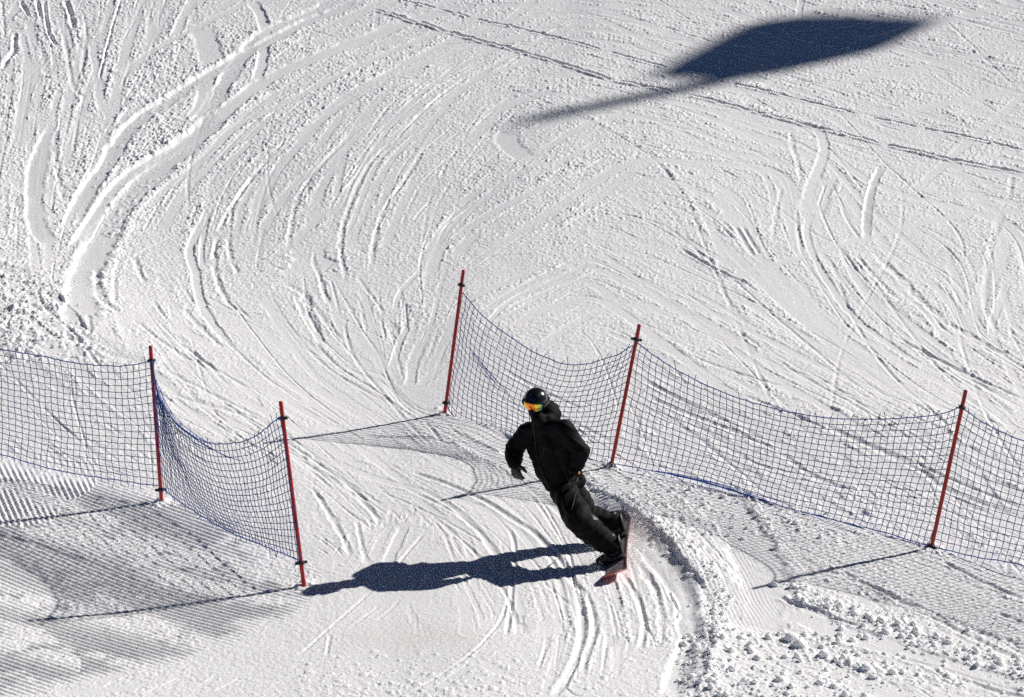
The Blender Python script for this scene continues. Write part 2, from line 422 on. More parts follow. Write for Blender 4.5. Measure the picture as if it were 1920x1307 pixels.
# ---- traced tracks: (points, half width m, depth m, kind, options)
F = dict(kind='f', smooth=0.93, rough=0.35)
TR = [
 # sweeping carved tracks, upper left
 ([(640,0),(560,33),(500,62),(450,112),(415,165),(385,212),(362,236)], .13, .05, dict(kind='f', smooth=.95, rough=.3, side=.025, keep=.42)),
 ([(430,200),(380,247),(330,290),(270,342),(232,385),(205,425),(182,470),(162,510),(152,560),(152,630)], .19, .065, dict(kind='f', smooth=.97, rough=.3, side=.04, keep=.42)),
 ([(700,0),(600,30),(500,80),(400,135),(340,173),(280,210),(240,245),(200,310),(170,350),(150,385),(128,435)], .12, .055, dict(kind='f', smooth=.96, rough=.4, side=.03, keep=.42)),
 ([(900,0),(830,22),(750,47),(600,105),(500,150),(440,195),(380,245)], .13, .035, dict(kind='f', smooth=.95, rough=.3, keep=.42)),
 ([(380,245),(320,280),(250,322),(205,365),(170,420),(140,465)], .09, .06, dict(kind='f', smooth=.94, rough=.4, side=.02, keep=.42)),
 ([(960,10),(760,85),(620,150),(520,200),(440,240),(380,300),(330,340),(290,375),(262,412)], .10, .018, dict(kind='f', smooth=.7, rough=.25)),
 ([(1000,40),(820,110),(700,165),(600,225),(540,280)], .10, .014, dict(kind='f', smooth=.6, rough=.2)),
 ([(105,235),(85,270),(70,310),(64,380),(74,430),(100,468)], .17, .05, dict(kind='f', smooth=.9, rough=.35, side=.02)),
 ([(395,140),(385,170),(376,200),(362,222)], .16, .04, F),
 ([(378,50),(385,75),(398,118)], .26, .03, dict(kind='f', smooth=.92, rough=.2)),
 ([(470,0),(486,22),(496,52),(497,74)], .12, .05, dict(kind='f', smooth=.9, rough=.2)),
 ([(497,80),(492,112),(482,152)], .12, .05, dict(kind='f', smooth=.9, rough=.3)),
 ([(470,0),(300,88),(230,140)], .10, .02, dict(kind='f', smooth=.8, rough=.2)),
 ([(960,245),(950,262),(985,300)], .22, .03, dict(kind='f', smooth=.95)),
 # cut grooves, top left corner
 ([(83,0),(88,45),(95,70),(108,88)], .05, .05, dict(keep=.7)),
 ([(122,0),(132,25),(138,55)], .07, .055, dict(keep=.7)),
 ([(68,0),(76,32)], .05, .04, dict(keep=.7)),
 ([(38,0),(55,32)], .05, .05, dict(edge=.8, keep=.7)),
 ([(226,0),(214,40),(203,80),(192,125),(186,150)], .035, .035, dict(keep=.8)),
 ([(28,60),(26,92),(14,112),(2,130)], .06, .05, dict(edge=.9, keep=.7)),
 ([(4,0),(6,40),(8,75)], .05, .04, dict(edge=.8)),
 ([(155,20),(162,70),(150,110)], .05, .03, dict(edge=.9)),
 ([(118,60),(128,110),(136,160),(160,190)], .06, .03, dict(edge=.8)),
 ([(160,90),(152,140)], .05, .04, dict(edge=1.0)),
 ([(108,235),(104,270),(108,330),(120,380)], .07, .04, dict(edge=1.0)),
 ([(0,200),(60,140),(110,90),(190,20)], .02, .012, {}),
 # the two long ski lines across the top right
 ([(720,-5),(830,18),(900,38),(960,50),(1080,80),(1180,108),(1260,130),(1340,150),(1440,172),(1600,212),(1780,250),(1925,283)], .042, .05, dict(gap=.3, taper=.02, berm=.5, keep=.95, edge=.25)),
 ([(695,15),(760,35),(860,65),(960,92),(1060,122),(1150,150),(1285,178),(1330,187),(1440,215),(1520,236),(1650,268),(1780,300),(1925,326)], .05, .06, dict(gap=.3, taper=.02, berm=.6, keep=.95, edge=.25)),
 ([(1330,187),(1440,212),(1520,234),(1580,252)], .05, .03, {}),
 ([(560,52),(595,60),(632,72)], .04, .03, {}),
 ([(1230,70),(1300,92),(1360,104)], .03, .03, {}),
 ([(1180,84),(1250,108),(1320,130)], .035, .03, {}),
 ([(1640,80),(1700,110),(1780,125)], .03, .025, {}),
 ([(1560,112),(1640,135)], .03, .025, {}),
 ([(1560,170),(1600,186)], .03, .03, {}),
 ([(1840,187),(1920,208)], .03, .025, {}),
 ([(1430,55),(1570,0)], .10, .02, dict(kind='f', smooth=.75)),
 ([(1500,60),(1640,5),(1680,-8)], .04, .02, dict(berm=.8)),
 ([(1550,80),(1720,30),(1900,-5)], .05, .02, dict(berm=.8)),
 ([(1600,85),(1760,42),(1925,5)], .16, .02, dict(kind='f', smooth=.75)),
 ([(1503,0),(1496,34)], .07, .035, dict(kind='f', smooth=.9)),
 ([(1500,170),(1560,160),(1660,138),(1800,112),(1925,85)], .12, .012, dict(kind='f', smooth=.85)),
 ([(1700,212),(1780,193),(1920,165)], .13, .012, dict(kind='f', smooth=.85)),
 ([(1420,510),(1365,520)], .14, .015, dict(kind='f', smooth=.85)),
 ([(1365,517),(1450,496),(1525,475),(1625,445),(1760,412),(1880,392)], .10, .015, dict(kind='f', smooth=.9)),
 ([(1532,236),(1546,275),(1536,312),(1520,352),(1512,385)], .10, .03, dict(kind='f', smooth=.9)),
 ([(1545,330),(1530,375),(1520,400)], .24, .025, dict(kind='f', smooth=.88)),
 ([(1548,345),(1534,385)], .03, .04, {}),
 ([(1520,400),(1512,430),(1518,462),(1530,490),(1560,540),(1600,592),(1660,640),(1740,695)], .07, .03, dict(kind='f', smooth=.8, rough=.4)),
 ([(1656,310),(1637,348),(1627,400),(1625,450)], .08, .055, dict(kind='f', smooth=.9, side=.02)),
 ([(1272,463),(1320,492),(1360,513),(1410,535)], .05, .06, dict(berm=.6)),
 ([(1378,424),(1395,452),(1415,480)], .06, .04, dict(edge=.6)),
 ([(1392,425),(1410,455),(1424,478)], .05, .05, dict(edge=.9)),
 ([(1605,478),(1640,520),(1690,570)], .06, .04, dict(edge=.6)),
 ([(1635,465),(1690,525),(1740,575),(1810,625),(1920,685)], .09, .05, dict(edge=.9, gap=.4)),
 ([(1480,240),(1490,290),(1505,340)], .07, .03, dict(edge=.9, gap=.4)),
 ([(1465,350),(1455,400),(1448,450)], .05, .025, dict(edge=.8)),
 ([(1897,330),(1893,365)], .06, .03, {}), ([(1880,395),(1862,450),(1850,520),(1850,580),(1880,640)], .08, .025, dict(edge=.8)),
 ([(900,620),(960,562),(1030,528),(1112,492)], .055, .02, dict(kind='f', smooth=.8, berm=.8)),
 ([(940,585),(1000,555),(1070,530),(1140,500)], .045, .02, dict(kind='f', smooth=.8, berm=.8)),
 ([(880,600),(960,545),(1050,500),(1100,470)], .02, .012, {}),
 ([(1010,650),(1090,600),(1180,560)], .10, .012, dict(kind='f', smooth=.6)),
 # arcs of the middle left
 ([(745,255),(692,310),(660,375),(642,430),(640,480),(652,530)], .06, .045, dict(edge=.9, gap=.5)),
 ([(800,270),(757,340),(722,390),(703,445),(695,505)], .06, .05, dict(edge=1.0, gap=.6)),
 ([(665,245),(600,312),(562,365),(546,420),(540,470)], .06, .04, dict(edge=.9, gap=.4)),
 ([(520,285),(470,335),(427,400),(405,455),(402,500),(415,545),(440,578),(490,600)], .06, .05, dict(edge=.9, gap=.5)),
 ([(560,240),(500,300),(450,365),(430,420),(432,480),(460,540)], .06, .04, dict(edge=.9, gap=.3)),
 ([(400,385),(372,430),(356,470),(366,510),(375,560),(395,600),(440,660)], .08, .035, dict(kind='f', smooth=.8, rough=.5)),
 ([(392,400),(380,450),(378,500)], .05, .03, dict(kind='f', smooth=.7)),
 ([(590,470),(588,490),(598,515),(606,540),(616,572)], .05, .055, dict(edge=1.2)),
 ([(556,552),(578,598),(606,648)], .07, .04, dict(kind='f', smooth=.8, rough=.5)),
 ([(572,548),(582,585),(600,625)], .07, .05, dict(edge=.9)),
 ([(520,530),(560,545),(600,590),(640,640)], .07, .03, dict(edge=.8)),
 ([(572,455),(580,490),(562,528)], .42, .05, dict(kind='f', smooth=.6, berm=.05, edge=1.0, taper=.4)),
 ([(180,500),(190,560),(225,590)], .09, .06, dict(edge=1.1)),
 ([(165,590),(170,630)], .05, .04, dict(edge=1.0)),
 ([(225,480),(215,530),(215,570)], .06, .03, dict(edge=.9)),
 ([(250,480),(262,510),(270,530)], .06, .045, dict(edge=1.1)),
 ([(340,575),(372,610),(420,655)], .06, .035, dict(edge=.9)),
 ([(250,600),(300,640),(360,680)], .06, .035, dict(edge=.9)),
 ([(325,625),(360,660),(410,700)], .05, .03, dict(edge=.9)),
 ([(740,585),(752,545),(790,505)], .05, .02, dict(kind='f', smooth=.8)),
 ([(735,690),(748,645),(765,610)], .06, .02, dict(kind='f', smooth=.7, berm=.9)),
 ([(768,725),(775,680),(790,640)], .06, .02, dict(kind='f', smooth=.7, berm=.9)),
 # between the fences
 ([(548,835),(606,874),(657,910),(684,940),(720,990)], .05, .035, dict(edge=.8)),
 ([(585,915),(611,953),(640,1002),(658,1045)], .05, .035, dict(edge=.9)),
 ([(668,972),(680,1030),(692,1062)], .04, .025, dict(edge=.8)),
 ([(795,1000),(765,1035),(738,1068)], .03, .025, {}),
 ([(760,985),(735,1035),(725,1060)], .05, .025, dict(kind='f', smooth=.6)),
 ([(700,1105),(640,1160),(558,1232)], .022, .02, {}),
 ([(795,790),(812,808),(830,832)], .04, .04, {}),
 ([(830,812),(885,834),(950,864),(1010,900)], .10, .04, dict(kind='f', smooth=.5, berm=.4)),
 ([(765,884),(833,906),(909,940),(958,970),(995,993),(1022,1018),(1048,1047),(1072,1086),(1086,1120),(1092,1168),(1086,1218),(1066,1264),(1035,1310)], .06, .05, dict(edge=.2, taper=.04)),
 ([(790,915),(860,960),(905,1005),(935,1050),(945,1080)], .06, .03, dict(edge=.5)),
 ([(950,984),(963,1012),(965,1050),(960,1100),(957,1145),(948,1200)], .035, .04, dict(edge=.3)),
 ([(957,1110),(940,1160),(905,1206),(850,1250),(755,1310)], .03, .022, dict(edge=.3)),
 ([(1010,1010),(1035,1050),(1052,1100),(1060,1150)], .05, .025, dict(edge=.5)),
 ([(1075,1092),(1096,1114),(1110,1147),(1114,1188),(1099,1229),(1090,1265)], .05, .04, dict(edge=.4)),
 ([(1163,1072),(1187,1106),(1203,1147),(1208,1182),(1199,1222)], .045, .05, dict(edge=.25)),
 ([(1195,1050),(1215,1085),(1232,1120),(1240,1165),(1235,1220)], .05, .025, dict(edge=.8)),
 ([(1213,1073),(1228,1102),(1236,1122)], .035, .05, dict(edge=1.4)),
 ([(1238,1065),(1250,1095),(1258,1120),(1270,1142),(1264,1165)], .035, .06, dict(edge=1.5)),
 ([(1272,1165),(1278,1200),(1268,1235)], .03, .04, dict(edge=1.5)),
 ([(620,1190),(612,1230)], .03, .02, {}),
 ([(1095,1307),(1060,1290),(1085,1240)], .03, .02, {}),
 # carved trench beside the rider and the pile of pushed snow
 ([(905,808),(985,853),(1050,893),(1100,928),(1140,956),(1188,996),(1228,1030),(1256,1066),(1290,1108),(1304,1150),(1306,1195),(1293,1245),(1270,1310)], .15, .10, dict(kind='f', smooth=.93, berm=.0, taper=.05, edge=.25)),
 ([(1040,870),(1110,908),(1175,950),(1235,1000),(1290,1050),(1335,1105),(1340,1160),(1330,1215),(1308,1270)], .20, .05, dict(kind='r', rough=.35, taper=.1)),
 ([(1095,922),(1150,955),(1200,986),(1248,1028),(1288,1082),(1312,1140),(1313,1200),(1297,1262),(1280,1310)], .24, .085, dict(kind='s', smooth=.85, taper=.08, edge=.2, keep=.8)),
 ([(1180,1000),(1235,1045),(1265,1090),(1282,1135),(1285,1190),(1272,1240)], .07, .035, dict(kind='r', smooth=.6, taper=.15)),
 ([(1330,930),(1385,985),(1420,1050),(1450,1120),(1455,1165)], .22, .04, dict(kind='f', smooth=.75, berm=.12, taper=.15)),
 ([(1370,1090),(1400,1150),(1380,1190)], .35, .03, dict(kind='f', smooth=.85, berm=.1, taper=.2)),
 # lower right
 ([(1455,1115),(1516,1143),(1578,1166),(1618,1180)], .06, .06, dict(edge=.7)),
 ([(1480,1140),(1560,1180),(1640,1205),(1700,1225)], .15, .03, dict(kind='f', smooth=.85)),
 ([(1560,1070),(1650,1108),(1740,1146),(1840,1186),(1925,1212)], .06, .055, dict(edge=.7)),
 ([(1645,1105),(1730,1150),(1840,1205),(1925,1240)], .06, .04, dict(edge=.9)),
 ([(1766,1052),(1830,1085),(1925,1128)], .05, .055, dict(edge=.5)),
 ([(1675,1228),(1760,1250),(1840,1275),(1925,1298)], .06, .05, dict(edge=.7)),
 ([(1690,1218),(1790,1250),(1925,1290)], .12, .03, dict(kind='f', smooth=.7)),
 ([(1540,1250),(1640,1285),(1700,1310)], .16, .03, dict(kind='f', smooth=.8)),
 ([(1780,1260),(1850,1290),(1925,1308)], .05, .04, dict(edge=.7)),
 ([(1870,1150),(1925,1170)], .05, .04, {}),
 # behind the right-hand net
 ([(1205,712),(1275,750),(1360,790),(1440,830)], .06, .045, dict(edge=.6)),
 ([(1205,740),(1290,778),(1400,820),(1470,850)], .07, .04, dict(edge=.7)),
 ([(1530,792),(1631,836),(1725,881),(1785,922),(1925,973)], .07, .05, dict(edge=.6)),
 ([(1620,828),(1720,870),(1800,905),(1925,955)], .06, .045, dict(edge=.6)),
 ([(1462,847),(1519,889),(1594,922)], .06, .045, dict(edge=.6)),
 ([(1340,830),(1420,870),(1500,890)], .05, .03, dict(edge=.7)),
 ([(1669,626),(1762,675),(1837,712),(1925,752)], .05, .045, dict(edge=.5)),
 ([(1720,650),(1800,700),(1870,740)], .06, .035, dict(edge=.8)),
 ([(1294,667),(1369,694),(1470,724)], .045, .035, dict(edge=.7)),
 ([(1390,740),(1480,775),(1560,812)], .05, .035, dict(edge=.7)),
 ([(1030,770),(1090,800),(1150,830)], .05, .035, dict(edge=.7)),
 ([(940,690),(1010,730),(1100,770)], .05, .035, dict(edge=.7)),
 # bank behind the left-hand net
 ([(0,488),(50,515),(100,556),(150,612),(205,655),(300,690)], .30, .10, dict(kind='s', taper=.05)),
 ([(100,556),(130,585),(155,625)], .10, .05, dict(kind='f', smooth=.9)),
 ([(120,625),(150,645)], .09, .07, dict(edge=1.2)),
 ([(300,690),(400,740),(500,790)], .05, .025, dict(edge=.9)),
 ([(330,640),(400,690),(470,730)], .05, .03, dict(edge=.8)),
 ([(310,735),(390,760),(500,790)], .07, .03, dict(edge=.9)),
]
# ---- many small scratches and rills that follow the local direction of travel
GUIDE = [(700,60,155),(500,140,150),(350,250,138),(230,380,120),(150,520,100),(170,620,70),(300,620,50),(420,640,45),
         (600,300,128),(480,440,105),(700,400,112),(860,300,140),(650,560,75),(560,640,50),(500,740,33),(640,740,30),
         (100,60,80),(60,250,100),(200,120,110),(30,420,95),(80,640,35),(220,760,30),
         (1000,120,163),(1150,100,14),(1350,60,14),(1400,250,16),(1700,100,12),(1850,240,14),(1750,330,12),
         (1050,350,150),(1000,560,152),(1200,500,28),(1300,560,28),(1450,620,30),(1540,520,55),(1480,400,75),(1700,560,45),
         (1860,560,85),(1880,660,35),(1300,700,24),(1500,760,24),(1700,800,25),(1850,900,22),(1600,1000,25),(1800,1120,22),(1600,1240,20),
         (950,860,25),(850,900,27),(750,880,30),(650,930,40),(900,960,38),(1000,1000,50),(1060,1100,75),(1080,1250,105),
         (850,1100,60),(760,1020,120),(650,1160,140),(900,1250,140),(450,1260,155),(1200,1150,75),(1230,1260,100),(1400,1250,15),(800,680,110),(900,760,30)]
gp = np.array(GUIDE, float)
def gdir(x, y):
    d2 = (gp[:, 0] - x) ** 2 + ((gp[:, 1] - y) * 1.2) ** 2 + 400
    wgt = 1 / d2 ** 1.6
    a = np.radians(gp[:, 2] * 2)
    return 0.5 * math.atan2((wgt * np.sin(a)).sum(), (wgt * np.cos(a)).sum())
for k in range(2000):
    x, y = random.uniform(-40, 1960), 1330 * random.random() ** 1.15 - 20
    if x < 560 and 870 < y < 1260: continue
    if 560 < x < 1000 and y > 1080 and random.random() < .75: continue
    step = 14 + 6 * random.random()
    n = int(random.choice([3, 4, 6, 9, 14, 22, 34]))
    if y > 900 and x > 1150: n = min(n, 9)
    pts = [(x, y)]
    off_a = random.gauss(0, .08) if random.random() < .78 else random.gauss(0, .45)
    for q in range(n):
        a = gdir(x, y) + off_a + random.uniform(-.03, .03)
        x += step * math.cos(a); y += step * math.sin(a)
        if y > 1330 or y < -40 or x < -60 or x > 1990: break
        if x < 560 and 880 < y < 1260: break
        pts.append((x, y))
    if len(pts) < 3: continue
    dsc = 1.0 + 0.7 * (1 - min(1, max(0, pts[0][1] / 1300)))
    r = random.random()
    if r < .55:
        stroke(pts, random.uniform(.008, .020) * dsc, random.uniform(.0015, .0065) * dsc, edge=random.uniform(.2, .9), gap=random.choice([0, 0, .4, .6]), taper=.25)
    elif r < .85:
        stroke(pts, random.uniform(.02, .06) * dsc, random.uniform(.001, .0035), kind='f', smooth=.75, rough=.2, taper=.2, edge=.25)
    else:
        stroke(pts, random.uniform(.02, .04) * dsc, random.uniform(.001, .004), kind='r', rough=.6, taper=.3, edge=.9)
for (pts, wd, am, kw) in TR:
    if kw.get('kind') == 'f' and pts[0][1] < 720 and not kw.get('keep'): wd = wd * .68
    if kw.get('kind', 'g') == 'g': wd = max(wd * .62, .018)
    am = am * kw.get('keep', .28)
    stroke(pts, wd, am, **{k: v * (.5 if k == 'side' else 1) for k, v in kw.items() if k != 'keep'})

# ---- groomed corduroy in the lower left
def gxy(px, py): return at(px, py)[:2]
pA = poly_mask([(-60, 850), (190, 880), (330, 930), (600, 1068), (575, 1125), (430, 1190), (330, 1235), (-60, 1315)], 22)
a0, a1 = gxy(100, 1030), gxy(400, 1138)
tB = (a1 - a0) / np.linalg.norm(a1 - a0); nB = np.array([-tB[1], tB[0]])
phB = (GX * nB[0] + GY * nB[1]) + 0.012 * n150 + 0.004 * n40
c0, c1 = gxy(30, 890), gxy(75, 985)
tA = (c1 - c0) / np.linalg.norm(c1 - c0); nA = np.array([-tA[1], tA[0]])
selA = sstep(250, 120, PX + (PY - 880) * 0.9 + 25 * n40) * sstep(1010, 960, PY)
phA = GX * nA[0] + GY * nA[1]
phA = phA + 0.05 * (PX / 100.0) ** 2 * 0.1
SPC = 0.056
H *= (1 - .85 * pA).astype(np.float32)
cord = np.where(selA > .5, np.cos(2 * np.pi * phA / SPC), np.cos(2 * np.pi * phB / SPC))
chew = sstep(.05, .75, gnoise(GX * tB[0] + GY * tB[1], (GX * nB[0] + GY * nB[1]) * 4.0, 1.7, 9) + 0.35 * n15 + 0.25 * n40)
for (x0, y0, x1, y1, wd) in [(60, 985, 600, 1095, 22), (-40, 1105, 330, 1190, 20), (200, 1130, 380, 1205, 14), (-40, 1190, 130, 1240, 16), (150, 885, 300, 925, 14)]:
    L = math.hypot(x1 - x0, y1 - y0)
    dd = np.abs((x1 - x0) * (PY - y0) - (y1 - y0) * (PX - x0)) / L
    chew = np.maximum(chew, 0.95 * np.exp(-(dd / wd) ** 2) * sstep(-.5, .1, n15 + n40 + .3) * (PX > x0 - 20) * (PX < x1 + 20))
H += (pA * (1 - 0.9 * chew) * 0.0095 * cord).astype(np.float32)
RG = RG * (1 - pA) + pA * (0.18 + 1.05 * chew)

# ---- fine lines in the freshly carved bank
pcl = poly_mask([(1300, 1040), (1400, 1020), (1450, 1150), (1400, 1200), (1330, 1190)], 18)
q0, q1 = gxy(1360, 1060), gxy(1420, 1170)
tq = (q1 - q0) / np.linalg.norm(q1 - q0); nq = np.array([-tq[1], tq[0]])
H += (pcl * 0.0018 * np.cos(2 * np.pi * (GX * nq[0] + GY * nq[1] + 0.02 * n40) / 0.038)).astype(np.float32)

# ---- granular surface
grain = (0.006 * np.abs(gnoise(GX, GY, 0.11, 5)) + 0.007 * gnoise(GX, GY, 0.052, 6) + 0.0075 * gnoise(GX, GY, 0.030, 7) + 0.005 * gnoise(GX, GY, 0.24, 8))
big = np.clip(gnoise(GX, GY, 0.22, 11) - .05, 0, 1) * 0.05 + np.clip(gnoise(GX, GY, 0.11, 12), 0, 1) * 0.035
rough2 = np.clip(RG - 0.95, 0, 1.6)
farf = (0.90 + 0.75 * sstep(900, 100, PY)).astype(np.float32)
speck = np.clip(gnoise(GX, GY * .75, 0.060, 14) - .22, 0, 1) * 0.016 + np.clip(gnoise(GX, GY * .75, 0.033, 15) - .2, 0, 1) * 0.022
grain = grain + speck * (.45 + .55 * sstep(850, 350, PY))
H += RG * grain * farf * .62 + rough2 * big * 0.30
H += 0.010 * n150 + 0.004 * n40 * np.clip(RG, .3, 1.2)

# ---- clods of loose snow pressed into the surface
def clods(n, sampler, rmin, rmax, pw=2.2, flat=.30):
    for _ in range(n):
        p = sampler()
        if p is None: continue
        x, y = p
        r = rmin * (rmax / rmin) ** (random.random() ** pw)
        W = window(x - r * 1.3, x + r * 1.3, y - r * 1.3, y + r * 1.3)
        if W is None: continue
        i0, i1, j0, j1 = W
        if i1 <= i0 or j1 <= j0: continue
        X = GX[i0:i1, j0:j1]; Y = GY[i0:i1, j0:j1]
        e = 1 + 0.45 * n06[i0:i1, j0:j1]
        ca, sa = math.cos(random.random() * 3.1), math.sin(random.random() * 3.1)
        dx = (X - x) / r; dy = (Y - y) / r
        d2 = (dx * ca + dy * sa) ** 2 + ((dy * ca - dx * sa) * 1.25) ** 2
        H[i0:i1, j0:j1] += (flat * r * np.sqrt(np.clip(1 - d2 * e, 0, 1))).astype(np.float32)
def band(pts, spread):
    P = [np.array(p, float) for p in pts]
    def f():
        k = random.randrange(len(P) - 1); t = random.random()
        p = P[k] * (1 - t) + P[k + 1] * t
        a = random.gauss(0, spread)
        return at(p[0] + a, p[1] + a * random.uniform(-.6, .6) + random.gauss(0, spread * .4))[:2]
    return f
def area(x0, y0, x1, y1, cond=None):
    def f():
        x, y = random.uniform(x0, x1), random.uniform(y0, y1)
        if cond and not cond(x, y): return None
        return at(x, y)[:2]
    return f
PILE = [(1060, 880), (1120, 912), (1190, 955), (1245, 1000), (1300, 1050), (1345, 1105), (1345, 1165), (1335, 1225), (1300, 1300)]
clods(1100, band(PILE, 19), .008, .032)
clods(800, area(1180, 880, 1500, 1000, lambda x, y: y > 868 + (x - 1150) * .21 and y < 1000), .010, .035)
clods(650, area(1270, 1190, 1620, 1320, lambda x, y: y > 1170 + (x - 1270) * .1 and random.random() < 1.25 - (x - 1270) / 480), .008, .036)
clods(420, band([(1480, 1105), (1560, 1140), (1640, 1165), (1720, 1190), (1830, 1230), (1925, 1265)], 16), .009, .036)
clods(330, band([(1560, 1080), (1680, 1125), (1800, 1180), (1925, 1230)], 22), .010, .032)
clods(500, band([(1480, 1210), (1600, 1245), (1700, 1262), (1800, 1280)], 22), .008, .035)
clods(700, area(-20, 480, 230, 680, lambda x, y: y > 490 + x * .9 - 20), .02, .075)
clods(260, band([(180, 330), (240, 250), (300, 190), (370, 130)], 26), .015, .045)
clods(250, band([(300, 330), (240, 380), (200, 440)], 20), .015, .045)
clods(300, band([(600, 1270), (800, 1300), (1000, 1290)], 30), .010, .03)
clods(500, area(560, 1220, 1260, 1310), .008, .028)

for k, (tp, bp_, ln, lb) in {'L1': ((0, 0), (303, 941), 0, 0), 'L2': ((0, 0), (570, 1099), 0, 0), 'R0': ((0, 0), (834, 774), 0, 0), 'R1': ((0, 0), (1146, 874), 0, 0), 'R2': ((0, 0), (1746, 1028), 0, 0)}.items():
    pb = at(*bp_)
    clods(36, lambda: (pb[0] + random.gauss(0, .055), pb[1] + random.gauss(0, .055)), .008, .034, flat=.55)
STAIN = (0.30 * np.exp(-(((PX - 770) / 130) ** 2 + ((PY - 1195) / 26) ** 2)) * np.clip(.6 + .8 * n40, 0, 1)
         + 0.30 * np.exp(-(((PX - 590) / 45) ** 2 + ((PY - 1100) / 8) ** 2)) * np.clip(.5 + n15, 0, 1)).astype(np.float32)

GZ = (ZB + H).astype(np.float32)
idx = np.arange(nR * nC, dtype=np.int32).reshape(nR, nC)
quads = np.stack([idx[:-1, :-1], idx[:-1, 1:], idx[1:, 1:], idx[1:, :-1]], -1).reshape(-1, 4)
me = mesh_np("snow_slope", np.stack([GX, GY, GZ], -1).reshape(-1, 3), quads)
at_ = me.attributes.new('stain', 'FLOAT', 'POINT')
at_.data.foreach_set('value', STAIN.ravel())
slope = link("snow_slope", me, M['snow'])
slope['kind'] = 'structure'

def hz(x, y):
    """height of the finished surface"""
    i = min(max(np.searchsorted(YR, y), 1), nR - 1)
    j = min(max(np.searchsorted(UC, x / max(y, 8.0)), 1), nC - 1)
    return float(GZ[i - 1:i + 1, j - 1:j + 1].mean())
def ground(px, py):
    p = at(px, py)
    return Vector((p[0], p[1], hz(p[0], p[1])))

# ------------------------------------------------------------------ loose lumps lying on the surface
def rock(r, seed, sub=1):
    bm = bmesh.new()
    bmesh.ops.create_icosphere(bm, subdivisions=sub, radius=1)
    rd = random.Random(seed)
    sx, sy, sz = rd.uniform(.8, 1.3), rd.uniform(.7, 1.1), rd.uniform(.6, .95)
    for v in bm.verts:
        k = r * (1 + rd.uniform(-.28, .22))
        v.co = Vector((v.co.x * sx * k, v.co.y * sy * k, v.co.z * sz * k))
    vs = np.array([v.co for v in bm.verts]); fs = np.array([[v.index for v in f.verts] for f in bm.faces])
    bm.free()
    return vs, fs
V, FA, off = [], [], 0
protos = [rock(1.0, s, 2 if s < 12 else 1) for s in range(24)]
def lumps(n, sampler, rmin, rmax, pw):
    global off
    for _ in range(n):
        p = sampler()
        if p is None: continue
        r = rmin * (rmax / rmin) ** (random.random() ** pw)
        vs, fs = protos[random.randrange(24)]
        a = random.random() * 6.28
        c, s = math.cos(a), math.sin(a)
        q = np.stack([vs[:, 0] * c - vs[:, 1] * s, vs[:, 0] * s + vs[:, 1] * c, vs[:, 2]], 1) * r
        q += np.array([p[0], p[1], hz(*p) + r * .35])
        V.append(q); FA.append(fs + off); off += len(vs)
lumps(420, band(PILE, 18), .008, .026, 2)
lumps(350, area(1200, 880, 1560, 1010, lambda x, y: y > 880 + (x - 1150) * .21), .008, .030, 2)
lumps(330, area(1270, 1190, 1640, 1320), .010, .042, 2)
lumps(240, band([(1480, 1105), (1560, 1140), (1640, 1165), (1720, 1190), (1830, 1230), (1925, 1265)], 18), .010, .045, 2)
lumps(160, area(1560, 1150, 1920, 1307), .008, .028, 2)
lumps(80, area(0, 520, 160, 680), .010, .035, 2)
ls = link("loose_snow", mesh_np("loose_snow", np.vstack(V), np.vstack(FA)), M['lump'])
tag(ls, "loose crumbs of pushed-up snow strewn over the slope right of the rider", "snow", kind='stuff')

# a few big clods that can be told apart
for (px, py, r, lab) in [(1483, 1203, .085, "tall pointed snow clod, upper of the big pair at lower right"),
                         (1500, 1215, .090, "broad low snow clod just below the tall pointed one at lower right"),
                         (1545, 1233, .070, "dark-sided snow clod midway between the big pair and the small lone clod"),
                         (1674, 1262, .055, "lone rounded snow clod on smooth snow at lower right"),
                         (1694, 1168, .052, "round snow ball at the right end of the crumbled ridge below the net"),
                         (1636, 1168, .050, "round snow ball left of another on the crumbled ridge below the net"),
                         (1458, 1028, .050, "snow clod lying alone on the rough snow under the middle right net")]:
    r *= .66
    vs, fs = rock(r, int(px * 7 + py), 3)
    nz = gnoise(vs[:, 0] + px, vs[:, 1] + vs[:, 2], r * .8, 3)
    vs = vs * (1 + .18 * nz[:, None])
    g = ground(px, py)
    o = link("snow_clod", mesh_np("snow_clod", vs, fs), M['lump'], loc=(g.x, g.y, g.z + r * .35))
    tag(o, lab, "snow clod", "large snow clods on the lower right slope")

# ------------------------------------------------------------------ tubes
def tube_mesh(paths, r, sides=5, closed_caps=True):
    """paths: list of (N,3) arrays -> verts, faces (quads)"""
    VV, FF = [], []
    o = 0
    for P in paths:
        P = np.asarray(P, float)
        n = len(P)
        rr = r if np.isscalar(r) else r
        T = np.gradient(P, axis=0)
        T /= np.linalg.norm(T, axis=1)[:, None] + 1e-9
        up = np.where(np.abs(T[:, 2:3]) > .9, np.array([[1., 0, 0]]), np.array([[0, 0, 1.]]))
        A = np.cross(T, up); A /= np.linalg.norm(A, axis=1)[:, None] + 1e-9
        B = np.cross(T, A)
        ang = np.arange(sides) * 2 * np.pi / sides
        ring = P[:, None, :] + rr * (np.cos(ang)[None, :, None] * A[:, None, :] + np.sin(ang)[None, :, None] * B[:, None, :])
        VV.append(ring.reshape(-1, 3))
        i = np.arange(n - 1)[:, None] * sides; j = np.arange(sides)[None, :]; j2 = (j + 1) % sides
        FF.append(np.stack([i + j, i + j2, i + sides + j2, i + sides + j], -1).reshape(-1, 4) + o)
        o += n * sides
    return np.vstack(VV), np.vstack(FF)

